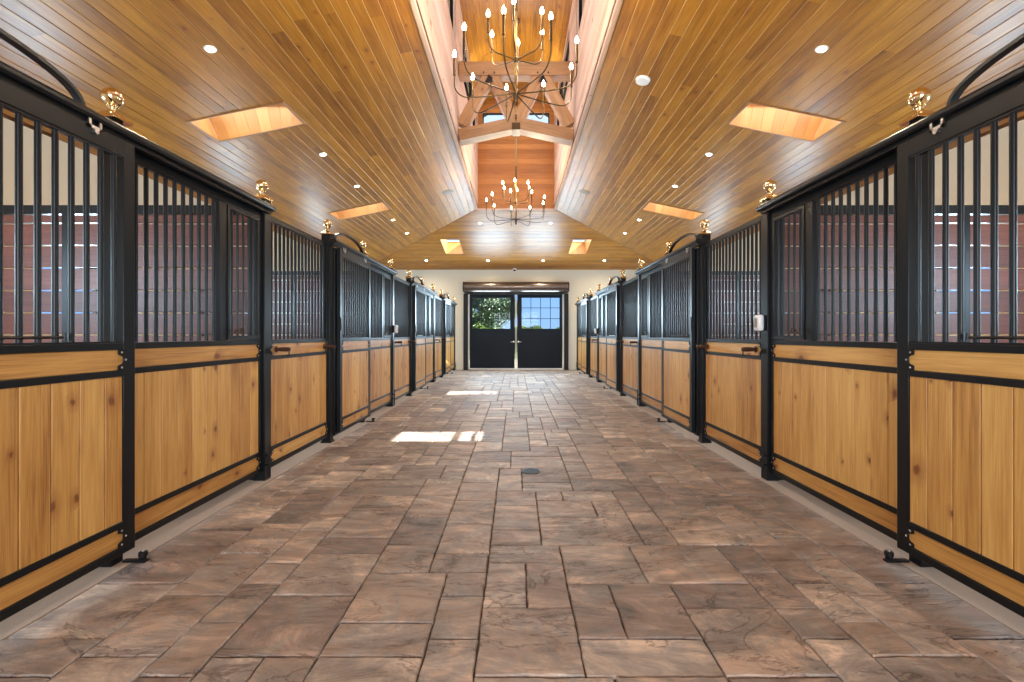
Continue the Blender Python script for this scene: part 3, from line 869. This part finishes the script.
ordw = ['nearest', 'second', 'third', 'farthest']
def side_txt(s): return 'left' if s < 0 else 'right'
def sliding_door(s, k):
    a0, b0 = 1.35+4*k, 2.47+4*k
    near = {0: 'cut by the picture edge', 1: 'below the second arch', 2: 'below the third arch', 3: 'beside the end wall'}[k]
    lab = '%s black sliding stall door with pine panel on the %s side, %s' % (ordw[k], side_txt(s), near)
    t = thing('sliding_stall_door', (s*2.11, (a0+b0)/2, 0), lab, 'stall door', 'sliding stall doors on the %s side' % side_txt(s))
    a, b = panel_core(t, s, 2.09, a0, b0, 0.072, 0.085, True, 2.285, 0.085)
    mb = MB(); frame_box(mb, s, 2.095, 2.125, a, b, 2.19, 2.20); frame_box(mb, s, 2.095, 2.125, a, b, 1.208, 1.216)
    g = mb.build('grille', 'steel', t)
    n = 13
    add_bars(g, s, 2.11, a, b, n, 1.21, 2.20)
    # drop-down yoke rods
    mb = MB(); mb.cyl((s*2.135, a+0.03, 2.165), (s*2.135, a+0.66, 2.165), 0.008, n=8); mb.build('top_rod', 'rodwood', t)
    mb = MB(); mb.cyl((s*2.088, a+0.03, 1.238), (s*2.088, a+0.66, 1.238), 0.006, n=8)
    for q in (a+0.03, a+0.66): mb.cyl((s*2.088, q, 1.225), (s*2.088, q, 1.26), 0.010, n=8)
    mb.build('lower_rod', 'steel', t)
    for y in (a0+0.13, b0-0.24):
        mb = MB()
        frame_box(mb, s, 2.082, 2.088, y-0.035, y+0.035, 2.268, 2.284)
        frame_box(mb, s, 2.082, 2.088, y-0.035, y-0.022, 2.268, 2.312)
        frame_box(mb, s, 2.082, 2.088, y+0.022, y+0.035, 2.268, 2.312)
        mb.cyl((s*2.074, y, 2.258), (s*2.09, y, 2.258), 0.012, n=12)
        mb.build('roller_hanger', 'chrome', t)
    # flush pull near the closing edge
    mb = MB(); frame_box(mb, s, 2.083, 2.09, a0+0.018, a0+0.055, 1.30, 1.46); mb.build('pull_handle', 'steel', t, bevel=0.002)
def feed_panel(s, k):
    a0, b0 = 2.508+4*k, 3.848+4*k
    lab = '%s fixed stall panel with hinged feed door in its bars, %s side' % (ordw[k], side_txt(s))
    t = thing('stall_screen', (s*2.19, (a0+b0)/2, 0), lab, 'stall panel', 'stall panels with feed doors on the %s side' % side_txt(s))
    a, b = panel_core(t, s, 2.17, a0, b0, 0.045, 0.075, True, 2.33, 0.09, (1,))
    dv = a0+0.785
    mb = MB(); frame_box(mb, s, 2.17, 2.21, dv, dv+0.085, 1.208, 2.24); mb.build('divider', 'steel', t, bevel=0.003)
    mb = MB(); frame_box(mb, s, 2.175, 2.205, a, dv, 2.234, 2.242)
    g = mb.build('grille', 'steel', t); add_bars(g, s, 2.19, a, dv, 10, 1.21, 2.24)
    # feed door
    f0, f1 = dv+0.090, b-0.003
    mb = MB(); l0, l1 = 2.165, 2.19; w = 0.026
    frame_box(mb, s, l0, l1, f0, f0+w, 1.215, 2.235); frame_box(mb, s, l0, l1, f1-w, f1, 1.215, 2.235)
    frame_box(mb, s, l0, l1, f0+w, f1-w, 1.215, 1.243); frame_box(mb, s, l0, l1, f0+w, f1-w, 2.207, 2.235)
    fd = mb.build('feed_door', 'steel', t, bevel=0.002)
    add_bars(fd, s, 2.178, f0+w, f1-w, 5, 1.243, 2.207, 0.010)
    mb = MB(); frame_box(mb, s, 2.152, 2.165, f0+0.03, f0+0.14, 1.262, 1.275)
    mb.tube([(s*2.150, f0+0.04, 1.268), (s*2.140, f0+0.07, 1.300), (s*2.140, f0+0.12, 1.300), (s*2.150, f0+0.15, 1.268)], 0.006, 6)
    mb.build('latch', 'dowel', fd)
def bar_panel(s, k):
    a0, b0 = 3.95+4*k, 5.20+4*k
    lab = '%s fixed barred stall panel with two brown blanket pegs, %s side' % (['nearest', 'middle', 'farthest'][k], side_txt(s))
    t = thing('stall_screen', (s*2.19, (a0+b0)/2, 0), lab, 'stall panel', 'barred stall panels with blanket pegs on the %s side' % side_txt(s))
    a, b = panel_core(t, s, 2.17, a0, b0, 0.04, 0.075, True, 2.31, 0.05)
    mb = MB(); frame_box(mb, s, 2.175, 2.205, a, b, 2.254, 2.262)
    g = mb.build('grille', 'steel', t); add_bars(g, s, 2.19, a, b, 16, 1.21, 2.26)
    for y in (a+0.075, b-0.075):
        mb = MB()
        mb.lathe((s*2.166, y, 1.120), [(0.030, 0), (0.030, 0.006), (0.016, 0.010), (0.015, 0.02), (0.019, 0.03), (0.021, 0.10), (0.018, 0.125), (0.006, 0.130)], 16, axis=(-s, 0, 0))
        p = mb.build('blanket_peg', 'dowel', t)
        mb = MB(); mb.tube([(s*2.05, y, 1.105), (s*2.05, y, 1.085), (s*2.055, y+0.01, 1.068), (s*2.066, y+0.012, 1.060), (s*2.076, y+0.01, 1.068)], 0.005, 8)
        mb.build('hook', 'steel', p)
posts_lab = {}
def post(s, y, kind, idx):
    pos = {0: 'nearest of the camera'}
    lab = 'black stall post with brass finial, %s along the %s row, %s' % (
        ['first', 'second', 'third', 'fourth', 'fifth', 'sixth', 'seventh', 'eighth', 'ninth', 'tenth', 'eleventh', 'twelfth'][idx], side_txt(s),
        {'E': 'at track start', 'm': 'behind door edge', 'D': 'at track end'}[kind])
    t = thing('stall_post', (s*2.2, y, 0), lab, 'post', 'stall posts along the %s row' % side_txt(s))
    w = 0.05 if kind != 'm' else 0.038
    l0, l1 = (2.15, 2.25) if kind != 'm' else (2.175, 2.245)
    mb = MB(); frame_box(mb, s, l0, l1, y-w, y+w, 0.0, 2.425); mb.build('shaft', 'steel', t, bevel=0.004)
    if kind == 'E':
        mb = MB(); frame_box(mb, s, l0-0.010, l1+0.010, y-w-0.006, y+w+0.010, 0.0, 0.022); mb.build('base_shoe', 'steel', t, bevel=0.004)
        mb = MB(); frame_box(mb, s, 2.135, 2.215, y+w, y+0.165, 0.06, 2.28); mb.build('door_jamb', 'steel', t, bevel=0.003)
    mb = MB(); c = 2.2
    q = 0.062
    ring = lambda r, z: [(s*c-r, y-r, z), (s*c+r, y-r, z), (s*c+r, y+r, z), (s*c-r, y+r, z)]
    mb.hull(ring(q, 2.415), ring(q, 2.432)); mb.hull(ring(q-0.002, 2.432), ring(0.022, 2.466))
    mb.lathe((s*c, y, 2.455), [(0.026, 0), (0.024, 0.012), (0.016, 0.022), (0.019, 0.032), (0.030, 0.040), (0.024, 0.048), (0.022, 0.05)], 24)
    f = mb.build('finial_cap', 'brass', t, bevel=0.002)
    mb = MB(); mb.sphere((s*c, y, 2.546), 0.05, n=28); mb.build('ball', 'brass', f)
    if kind == 'm':
        mb = MB(); frame_box(mb, s, 2.035, 2.16, y+0.012, y+0.042, 0.0, 0.012)
        frame_box(mb, s, 2.045, 2.068, y+0.010, y+0.040, 0.012, 0.040)
        mb.lathe((s*2.055, y+0.025, 0.030), [(0.012, 0), (0.022, 0.004), (0.022, 0.026), (0.010, 0.030)], 16)
        mb.build('floor_guide', 'steel', t, bevel=0.002)
        mb = MB(); mb.lathe((s*2.055, y+0.025, 0.060), [(0.007, 0), (0.007, 0.007), (0.001, 0.009)], 8); mb.build('bolt', 'chrome', t)
    if kind == 'D':
        mb = MB()
        mb.cyl((s*2.125, y-0.02, 0.03), (s*2.125, y-0.02, 0.30), 0.006, n=8); mb.cyl((s*2.125, y-0.045, 0.02), (s*2.125, y-0.045, 0.22), 0.005, n=8)
        frame_box(mb, s, 2.115, 2.15, y-0.055, y-0.005, 0.13, 0.15); frame_box(mb, s, 2.115, 2.15, y-0.055, y-0.005, 0.21, 0.23)
        mb.build('cane_bolt', 'steel', t)
def track(s, k):
    a, b = 1.18+4*k, 3.88+4*k
    t = thing('door_track', (s*2.15, (a+b)/2, 2.27),
              '%s black overhead door track with an arched bar on top, %s side' % (ordw[k], side_txt(s)), 'door track', 'overhead door tracks on the %s side' % side_txt(s))
    mb = MB()
    prof = [(2.10, 2.312), (2.078, 2.314), (2.068, 2.324), (2.068, 2.342), (2.078, 2.356), (2.09, 2.362), (2.140, 2.362), (2.148, 2.354), (2.148, 2.316), (2.14, 2.312)]
    mb.prism([(s*l, a, z) for l, z in prof], (0, b-a, 0)); mb.build('rail_cover', 'steel', t, bevel=0.004)
    mb = MB(); mb.prism([(s*l, a+0.01, z) for l, z in [(2.10, 2.289), (2.10, 2.313), (2.14, 2.313), (2.14, 2.289)]], (0, b-a-0.02, 0)); mb.build('rail', 'steel', t)
    p0, p1 = a+0.07, a+1.01
    path = []
    for i in range(25):
        q = i/24; ang = PI*q
        path.append((s*2.118, (p0+p1)/2-math.cos(ang)*(p1-p0)/2, 2.35+0.145*math.sin(ang)**0.8))
    mb = MB()
    # flat-section bent bar
    rings = []
    pv = [Vector(p) for p in path]
    for i, p in enumerate(pv):
        d = (pv[min(i+1, 24)]-pv[max(i-1, 0)]).normalized(); nn = Vector((0, -d.z, d.y)); xx = Vector((1, 0, 0))
        rings.append([mb.bm.verts.new(p+xx*0.019*u+nn*0.010*v) for u, v in ((-1, -1), (1, -1), (1, 1), (-1, 1))])
    for i in range(24):
        for q in range(4): mb.bm.faces.new((rings[i][q], rings[i][(q+1) % 4], rings[i+1][(q+1) % 4], rings[i+1][q]))
    mb.bm.faces.new(rings[0]); mb.bm.faces.new(rings[-1])
    mb.build('arch', 'steel', t, bevel=0.002)
def partition(s, k):
    y = 3.90+4*k
    t = thing('stall_partition', (s*3.9, y, 0), '%s partition of gapped mahogany planks seen through the bars, %s side' % (['nearest', 'middle', 'farthest'][k], side_txt(s)),
              'stall partition', 'plank partitions on the %s side' % side_txt(s))
    mb = MB()
    z0 = 0.095
    for i in range(13):
        za, zb = z0+0.1925*i-0.1925+0.0075+0.0, z0+0.1925*i-0.0075
        if za < 0.02: continue
        zb = min(zb, 2.285)
        mb.box(s*2.26, s*5.48, y-0.019, y+0.019, za, zb, grain=0)
    mb.build('plank_infill', 'mahogany', t, bevel=0.002, segs=1)
    mb = MB(); frame_box(mb, s, 2.25, 5.49, y-0.03, y+0.03, 2.294, 2.368); frame_box(mb, s, 2.25, 5.49, y-0.03, y+0.03, 0.0, 0.05); mb.build('rail', 'steel', t, bevel=0.003)
    for l in (2.26, 3.86, 5.44):
        mb = MB(); frame_box(mb, s, l, l+0.05, y-0.03, y+0.03, 0.05, 2.294); mb.build('upright', 'steel', t, bevel=0.003)
for s in (-1, 1):
    for k in range(4):
        sliding_door(s, k); feed_panel(s, k); track(s, k)
    for k in range(3):
        bar_panel(s, k); partition(s, k)
    idx = 0
    for k in range(4):
        post(s, 1.25+4*k, 'E', idx); idx += 1
        post(s, 2.455+4*k, 'm', idx); idx += 1
        post(s, 3.90+4*k, 'D', idx); idx += 1
def outlet(s, y, lab):
    t = thing('outlet_box', (s*2.1, y, 1.27), lab, 'electrical outlet', 'covered outlets on the stall posts')
    mb = MB(); frame_box(mb, s, 2.130, 2.15, y-0.035, y+0.035, 1.29, 1.42); mb.build('back_box', 'steel', t, bevel=0.004)
    mb = MB(); frame_box(mb, s, 2.078, 2.130, y-0.045, y+0.045, 1.285, 1.425); mb.build('bubble_cover', 'clear', t, bevel=0.018, segs=3)
    mb = MB(); frame_box(mb, s, 2.074, 2.079, y-0.022, y+0.022, 1.315, 1.395); mb.build('cover_face', 'grey', t, bevel=0.002)
outlet(1, 3.90, 'white bubble-covered outlet on the near post of the right row')
outlet(-1, 7.90, 'small white outlet on a post halfway along the left row')
outlet(1, 11.90, 'tiny white outlet on a far post of the right row')

# ------------------------------------------------------------------ end doors and shutter housing
YD = WALLZ-0.03
DT = 2.70
for i, s in enumerate((-1, 1)):
    x0, x1 = sorted((s*0.05, s*1.66))
    w0, w1 = sorted((s*0.185, s*1.585))
    mb = MB()
    mb.box(x0, x1, YD-0.03, YD+0.03, 0.06, 1.45); mb.box(x0, x1, YD-0.03, YD+0.03, 2.61, DT)
    mb.box(x0, w0, YD-0.03, YD+0.03, 1.45, 2.61); mb.box(w1, x1, YD-0.03, YD+0.03, 1.45, 2.61)
    d = mb.build('door_%d' % (i+1), 'door', loc=((x0+x1)/2, YD, 0)); d['_o'] = tuple(d.location)
    struct(d, 'dark %s leaf of the end doors with a twelve-pane window' % ('left' if s < 0 else 'right'))
    mb = MB(); mb.box(w0, w1, YD-0.004, YD+0.004, 1.45, 2.61); mb.build('glass_pane', 'glass', d, smooth=False)
    mb = MB()
    for q in range(1, 4):
        x = w0+(w1-w0)*q/4; mb.box(x-0.009, x+0.009, YD-0.018, YD+0.018, 1.45, 2.61)
    for q in range(1, 3):
        z = 1.45+1.16*q/3; mb.box(w0, w1, YD-0.018, YD+0.018, z-0.009, z+0.009)
    mb.build('muntins', 'door', d)
    mb = MB()
    for (a, b, c, e) in ((w0, w1, 1.45, 1.475), (w0, w1, 2.585, 2.61), (w0, w0+0.02, 1.475, 2.585), (w1-0.02, w1, 1.475, 2.585)): mb.box(a, b, YD-0.035, YD+0.035, c, e)
    mb.build('glazing_bead', 'door', d)
    mb = MB(); hx = s*0.085
    mb.lathe((hx, YD-0.03, 1.01), [(0.035, 0), (0.035, 0.008), (0.014, 0.012), (0.012, 0.05)], 16, axis=(0, -1, 0))
    mb.tube([(hx, YD-0.078, 1.01), (hx+s*0.06, YD-0.08, 1.005), (hx+s*0.11, YD-0.078, 1.0)], 0.010, 8)
    mb.build('door_handle', 'chrome', d)
    mb = MB(); mb.box(s*1.675, s*1.72, WALLZ-0.05, WALLZ+0.04, 0.0, DT+0.02); struct(mb.build('trim_%d' % (5+i), 'whitemetal'), 'pale strip beside the end door')
    mb = MB(); mb.box(s*1.73, s*1.88, WALLZ-0.10, WALLZ-0.003, 0, 2.74); mb.box(s*1.75, s*1.77, WALLZ-0.115, WALLZ-0.10, 0.02, 2.72)
    gd = mb.build('shutter_guide', 'steel', bevel=0.004, loc=(s*1.8, WALLZ-0.05, 0))
    tag(gd, 'black vertical shutter guide at the %s jamb of the end doors' % side_txt(s), 'shutter guide', 'shutter guides beside the end doors')
mb = MB(); mb.box(-1.72, 1.72, WALLZ-0.05, WALLZ+0.12, 0.0, 0.045); struct(mb.build('trim_7', 'whitemetal'), 'pale threshold under the end doors')
mb = MB(); mb.box(-1.73, 1.73, WALLZ-0.04, WALLZ+0.12, DT+0.005, 2.76); struct(mb.build('trim_8', 'steel'), 'black head rail over the end doors')
mb = MB(); mb.box(-0.022, 0.022, WALLZ+0.004, WALLZ+0.03, 0.05, DT); struct(mb.build('trim_9', 'whitemetal'), 'pale centre strip between the end doors')
h = thing('shutter_housing', (0, WALLZ-0.15, 2.76), 'long bronze roller shutter housing above the end doors', 'shutter housing')
HR = 0.185; cy, cz = WALLZ-0.195, 2.955
pts = [(WALLZ-0.004, cz-0.16)]
for i in range(17):
    a = R(-68+i*(158/16)); pts.append((cy-HR*math.cos(a), cz+HR*math.sin(a)))
pts += [(WALLZ-0.004, cz+HR)]
mb = MB(); mb.prism([(-1.84, y, z) for y, z in pts], (3.68, 0, 0)); mb.build('roll_cover', 'housing', h, bevel=0.004)
for s in (-1, 1):
    mb = MB(); mb.prism([(s*1.842, y+(cy-y)*-0.04 if y < WALLZ-0.01 else y, z+(z-cz)*0.04) for y, z in pts], (s*0.035, 0, 0)); mb.build('end_cap', 'steel', h, bevel=0.006)
mb = MB(); mb.box(-1.84, 1.84, WALLZ-0.22, WALLZ-0.12, 2.755, 2.80); mb.build('bottom_bar', 'steel', h, bevel=0.003)

# ------------------------------------------------------------------ ceiling fittings
def downlight(x, y, z, nrm, lab, power=48):
    t = thing('recessed_light', (x, y, z), lab, 'recessed light', 'recessed ceiling lights')
    n = Vector(nrm).normalized()
    mb = MB(); mb.lathe((x, y, z), [(0.036, 0.000), (0.036, 0.004), (0.046, 0.008), (0.056, 0.006), (0.058, 0.0)], 24, axis=n); mb.build('trim_ring', 'white', t)
    mb = MB(); mb.lathe((x, y, z), [(0.037, 0.001), (0.036, 0.010), (0.020, 0.012), (0.001, 0.0125)], 24, axis=n); mb.build('lamp_lens', 'lens', t)
    ld = bpy.data.lights.new('lamp_beam', 'SPOT'); ld.energy = power; ld.color = (1, 0.84, 0.62); ld.spot_size = R(150); ld.spot_blend = 0.8; ld.shadow_soft_size = 0.04
    lo = bpy.data.objects.new('lamp_beam', ld); COL.objects.link(lo); lo.parent = t; lo.location = n*0.03
nm = ['first', 'second', 'third', 'fourth', 'fifth']
for s in (-1, 1):
    N = (-s*SLOPE, 0, -1)
    for i, y in enumerate((4.49, 7.11, 8.63, 11.15, 12.60)):
        downlight(s*3.05, y, zc(3.05), N, 'small round recessed light in the %s ceiling slope, %s from the camera' % (side_txt(s), nm[i]))
HN = (0, -SLOPE, -1)
for x, w in ((-3.05, 'leftmost'), (-0.95, 'left of centre'), (0.92, 'right of centre'), (3.0, 'rightmost')):
    downlight(x, 15.3, zh(15.3), HN, 'small recessed light in the lower row of the end hip, %s' % w)
for x, w in ((-1.0, 'left'), (0.96, 'right')):
    downlight(x, 12.5, zh(12.5), HN, 'small recessed light below the far chandelier, %s side' % w)
# discs
def disc(x, y, z, n, mat, lab, name, cat, th=0.03, r=0.085):
    n = Vector(n).normalized()
    t = thing(name, (x, y, z), lab, cat)
    mb = MB(); mb.lathe((x, y, z), [(r, 0), (r, th*0.5), (r*0.93, th*0.85), (r*0.7, th), (0.001, th)], 32, axis=n); mb.build('cover', mat, t)
    mb = MB(); mb.lathe((x, y, z), [(r*1.08, 0), (r*1.08, 0.004), (r, 0.005)], 32, axis=n); mb.build('base_ring', mat, t)
disc(1.57, 5.57, zc(1.57), (-SLOPE, 0, -1), 'white', 'white round smoke detector on the right ceiling slope', 'smoke_detector', 'smoke detector', 0.035, 0.085)
disc(-1.52, 9.98, zc(1.52), (SLOPE, 0, -1), 'grey', 'flush tan ceiling speaker on the left ceiling slope', 'ceiling_speaker', 'ceiling speaker', 0.010, 0.12)
disc(1.52, 9.98, zc(1.52), (-SLOPE, 0, -1), 'grey', 'flush tan ceiling speaker on the right ceiling slope', 'ceiling_speaker', 'ceiling speaker', 0.010, 0.12)
t = thing('security_camera', (-0.05, WALLZ-0.12, 3.55), 'small white and black security camera above the end doors', 'security camera')
mb = MB(); mb.cyl((-0.05, WALLZ-0.12, 3.63), (-0.05, WALLZ-0.12, 3.58), 0.06, 0.075, 20); mb.build('housing', 'white', t)
mb = MB(); mb.sphere((-0.05, WALLZ-0.12, 3.575), 0.048); mb.build('dome', 'steel', t)
# floor drain
t = thing('floor_drain', (0.135, 4.12, 0), 'small round dark floor drain set in the stone pavers', 'floor drain')
mb = MB(); mb.lathe((0.135, 4.12, -0.004), [(0.085, 0), (0.085, 0.010), (0.072, 0.012), (0.070, 0.006), (0.001, 0.006)], 32); mb.build('ring', 'grate', t)
mb = MB()
for i in range(-3, 4):
    w = math.sqrt(max(0, 0.07**2-(i*0.019)**2)); mb.box(0.135-w, 0.135+w, 4.12+i*0.019-0.004, 4.12+i*0.019+0.004, 0.001, 0.008)
mb.build('grate', 'grate', t)

# ------------------------------------------------------------------ outdoors
mb = MB(); mb.box(-60, 60, WALLZ+0.2, 120, -0.25, -0.06); struct(mb.build('ground', 'lawn', smooth=False), 'lawn beyond the end doors')
mb = MB(); mb.box(-3.0, 3.0, WALLZ+0.2, 24, -0.15, -0.03); struct(mb.build('path', 'gravel', smooth=False), 'pale paving outside the end doors')
mb = MB(); mb.box(-60, 60, -60, NEAR-0.2, -0.25, -0.06); struct(mb.build('ground', 'gravel', smooth=False))
mb = MB()
for s in (-1, 1): mb.box(s*5.7, s*60, NEAR-0.2, WALLZ+0.2, -0.25, -0.06)
struct(mb.build('ground', 'lawn', smooth=False))
def leaves(mb, n, fn, size, rng):
    for _ in range(n):
        p = Vector(fn()); d = Vector((rng.gauss(0, 1), rng.gauss(0, 1), rng.gauss(0, 1))).normalized()
        a = d.orthogonal().normalized()*size*rng.uniform(0.6, 1.3); b = d.cross(a).normalized()*size*0.5
        mb.face([p-a, p-b, p+a, p+b], None, rng.random())
rng = random.Random(5)
def tree(x, y, h, cr, lab, nleaf=16000):
    t = thing('tree', (x, y, -0.06), lab, 'tree')
    mb = MB(); mb.tube([(x, y, -0.1), (x+0.1, y, h*0.25), (x-0.05, y+0.1, h*0.5), (x+0.1, y, h*0.8)], [0.26, 0.2, 0.15, 0.05], 10)
    blobs = []
    for i in range(26):
        a = rng.uniform(0, 2*PI); rr = cr*math.sqrt(rng.random())*0.85; zz = h*rng.uniform(0.30, 0.95)
        f = 1-abs(zz/h-0.55)*0.9
        c = Vector((x+rr*f*math.cos(a), y+rr*f*math.sin(a), zz)); blobs.append((c, cr*rng.uniform(0.22, 0.40)))
        mb.tube([(x, y, h*0.22+0.3*zz), c], [0.06, 0.015], 6)
    mb.build('trunk', 'bark', t)
    mb = MB()
    def fn():
        c, r = blobs[rng.randrange(len(blobs))]
        d = Vector((rng.gauss(0, 1), rng.gauss(0, 1), rng.gauss(0, 0.8))).normalized()
        return c+d*r*rng.uniform(0.55, 1.05)
    leaves(mb, nleaf, fn, 0.10, rng)
    mb.build('foliage', 'leaf', t, smooth=False, normals=False)
tree(-2.6, 36, 6.4, 3.0, 'large leafy green tree seen through the left end-door window', 20000)
tree(-9.5, 44, 7.5, 3.6, 'second leafy tree standing farther off behind the barn', 9000)
def hedge(x0, x1, y, h, lab, n=14000):
    mb = MB()
    def fn():
        x = rng.uniform(x0, x1); hh = h*(0.86+0.1*math.sin(x*2.3)+0.07*math.sin(x*5.1+1))
        z = rng.uniform(0, 1)**0.5*hh
        return (x, y+rng.uniform(-0.6, 0.6)*(1.1-0.5*z/hh), z)
    leaves(mb, n, fn, 0.085, rng)
    o = mb.build('hedge', 'hedge', smooth=False, normals=False, loc=(0, y, 0))
    return o
tag(hedge(-8, 8, 27, 1.9, '', 34000), 'long sunlit green hedge beyond the end doors', 'hedge')

# ------------------------------------------------------------------ lights and sky
w = bpy.data.worlds.new('World'); SC.world = w; w.use_nodes = True
nt = w.node_tree; bg = nt.nodes['Background']
tc = nt.nodes.new('ShaderNodeTexCoord'); sep = nt.nodes.new('ShaderNodeSeparateXYZ')
nt.links.new(tc.outputs['Generated'], sep.inputs[0])
rp = ramp(nt, [(0.0, (0.30, 0.50, 0.80)), (0.10, (0.26, 0.48, 0.92)), (0.30, (0.45, 0.66, 1.0)), (0.65, (0.90, 0.95, 1.0))])
nt.links.new(sep.outputs['Z'], rp.inputs[0])
nt.links.new(rp.outputs[0], bg.inputs[0]); bg.inputs[1].default_value = 0.95
sd = bpy.data.lights.new('sun', 'SUN'); sd.energy = 20.0; sd.angle = R(0.5); sd.color = (1, 0.95, 0.88)
so = bpy.data.objects.new('sun', sd); COL.objects.link(so)
so.rotation_euler = Vector((-4.29, -0.28, -4.05)).to_track_quat('-Z', 'Y').to_euler()
def area(name, loc, d, sx, sy, e, col):
    ld = bpy.data.lights.new(name, 'AREA'); ld.shape = 'RECTANGLE'; ld.size = sx; ld.size_y = sy; ld.energy = e; ld.color = col
    lo = bpy.data.objects.new(name, ld); COL.objects.link(lo); lo.location = loc
    lo.rotation_euler = Vector(d).to_track_quat('-Z', 'Y').to_euler()
    return lo
DAY = (0.86, 0.93, 1.0)
area('doorway_fill', (0, NEAR+0.05, 1.7), (0, 1, 0), 3.6, 2.8, 330, DAY)  # added fill light at the unseen doorway behind the viewer
for s in (-1, 1):
    for a, b in LWIN:
        area('daylight_clerestory', (s*(SH-0.02), (a+b)/2, (SILL+HEAD)/2), (-s, 0, 0), 0.7, b-a-0.2, 46, DAY)
    for w_ in WIN:
        area('daylight_stall_window', (s*(OUT-0.03), (w_[0]+w_[1])/2, 1.8), (-s, 0, 0), 0.6, 0.8, 75, (0.55, 0.80, 1.0))
    for y0, y1, l0, l1 in SKY:
        area('daylight_skylight', (s*3.6, (y0+y1)/2, zc(3.5)+0.36), (0, 0, -1), 1.1, 0.5, 7, DAY)
    area('daylight_skylight', (s*2.0, 14.2, zh(14.2)+0.36), (0, 0, -1), 0.5, 1.0, 6, DAY)
    area('daylight_end_window', (s*0.88, WALLZ-0.10, 2.03), (0, -1, 0), 1.35, 1.1, 80, (0.62, 0.84, 1.0))

# ------------------------------------------------------------------ camera
cd = bpy.data.cameras.new('camera'); co = bpy.data.objects.new('camera', cd); COL.objects.link(co)
co.location = (0, 0, 1.25); co.rotation_euler = (R(90), 0, 0)
cd.sensor_width = 36; cd.lens = 450/1024*36
cd.shift_x = -4/1024; cd.shift_y = -6/1024
cd.clip_start = 0.05; cd.clip_end = 500
SC.camera = co
vs = SC.view_settings
vs.view_transform = 'Standard'; vs.look = 'None'; vs.exposure = 0.46; vs.gamma = 1.0; vs.use_curve_mapping = False
SC.cycles.use_denoising = True
SC.cycles.max_bounces = 8; SC.cycles.diffuse_bounces = 5; SC.cycles.transparent_max_bounces = 12
SC.cycles.sample_clamp_indirect = 6
for o in bpy.data.objects:
    if '_o' in o: del o['_o']
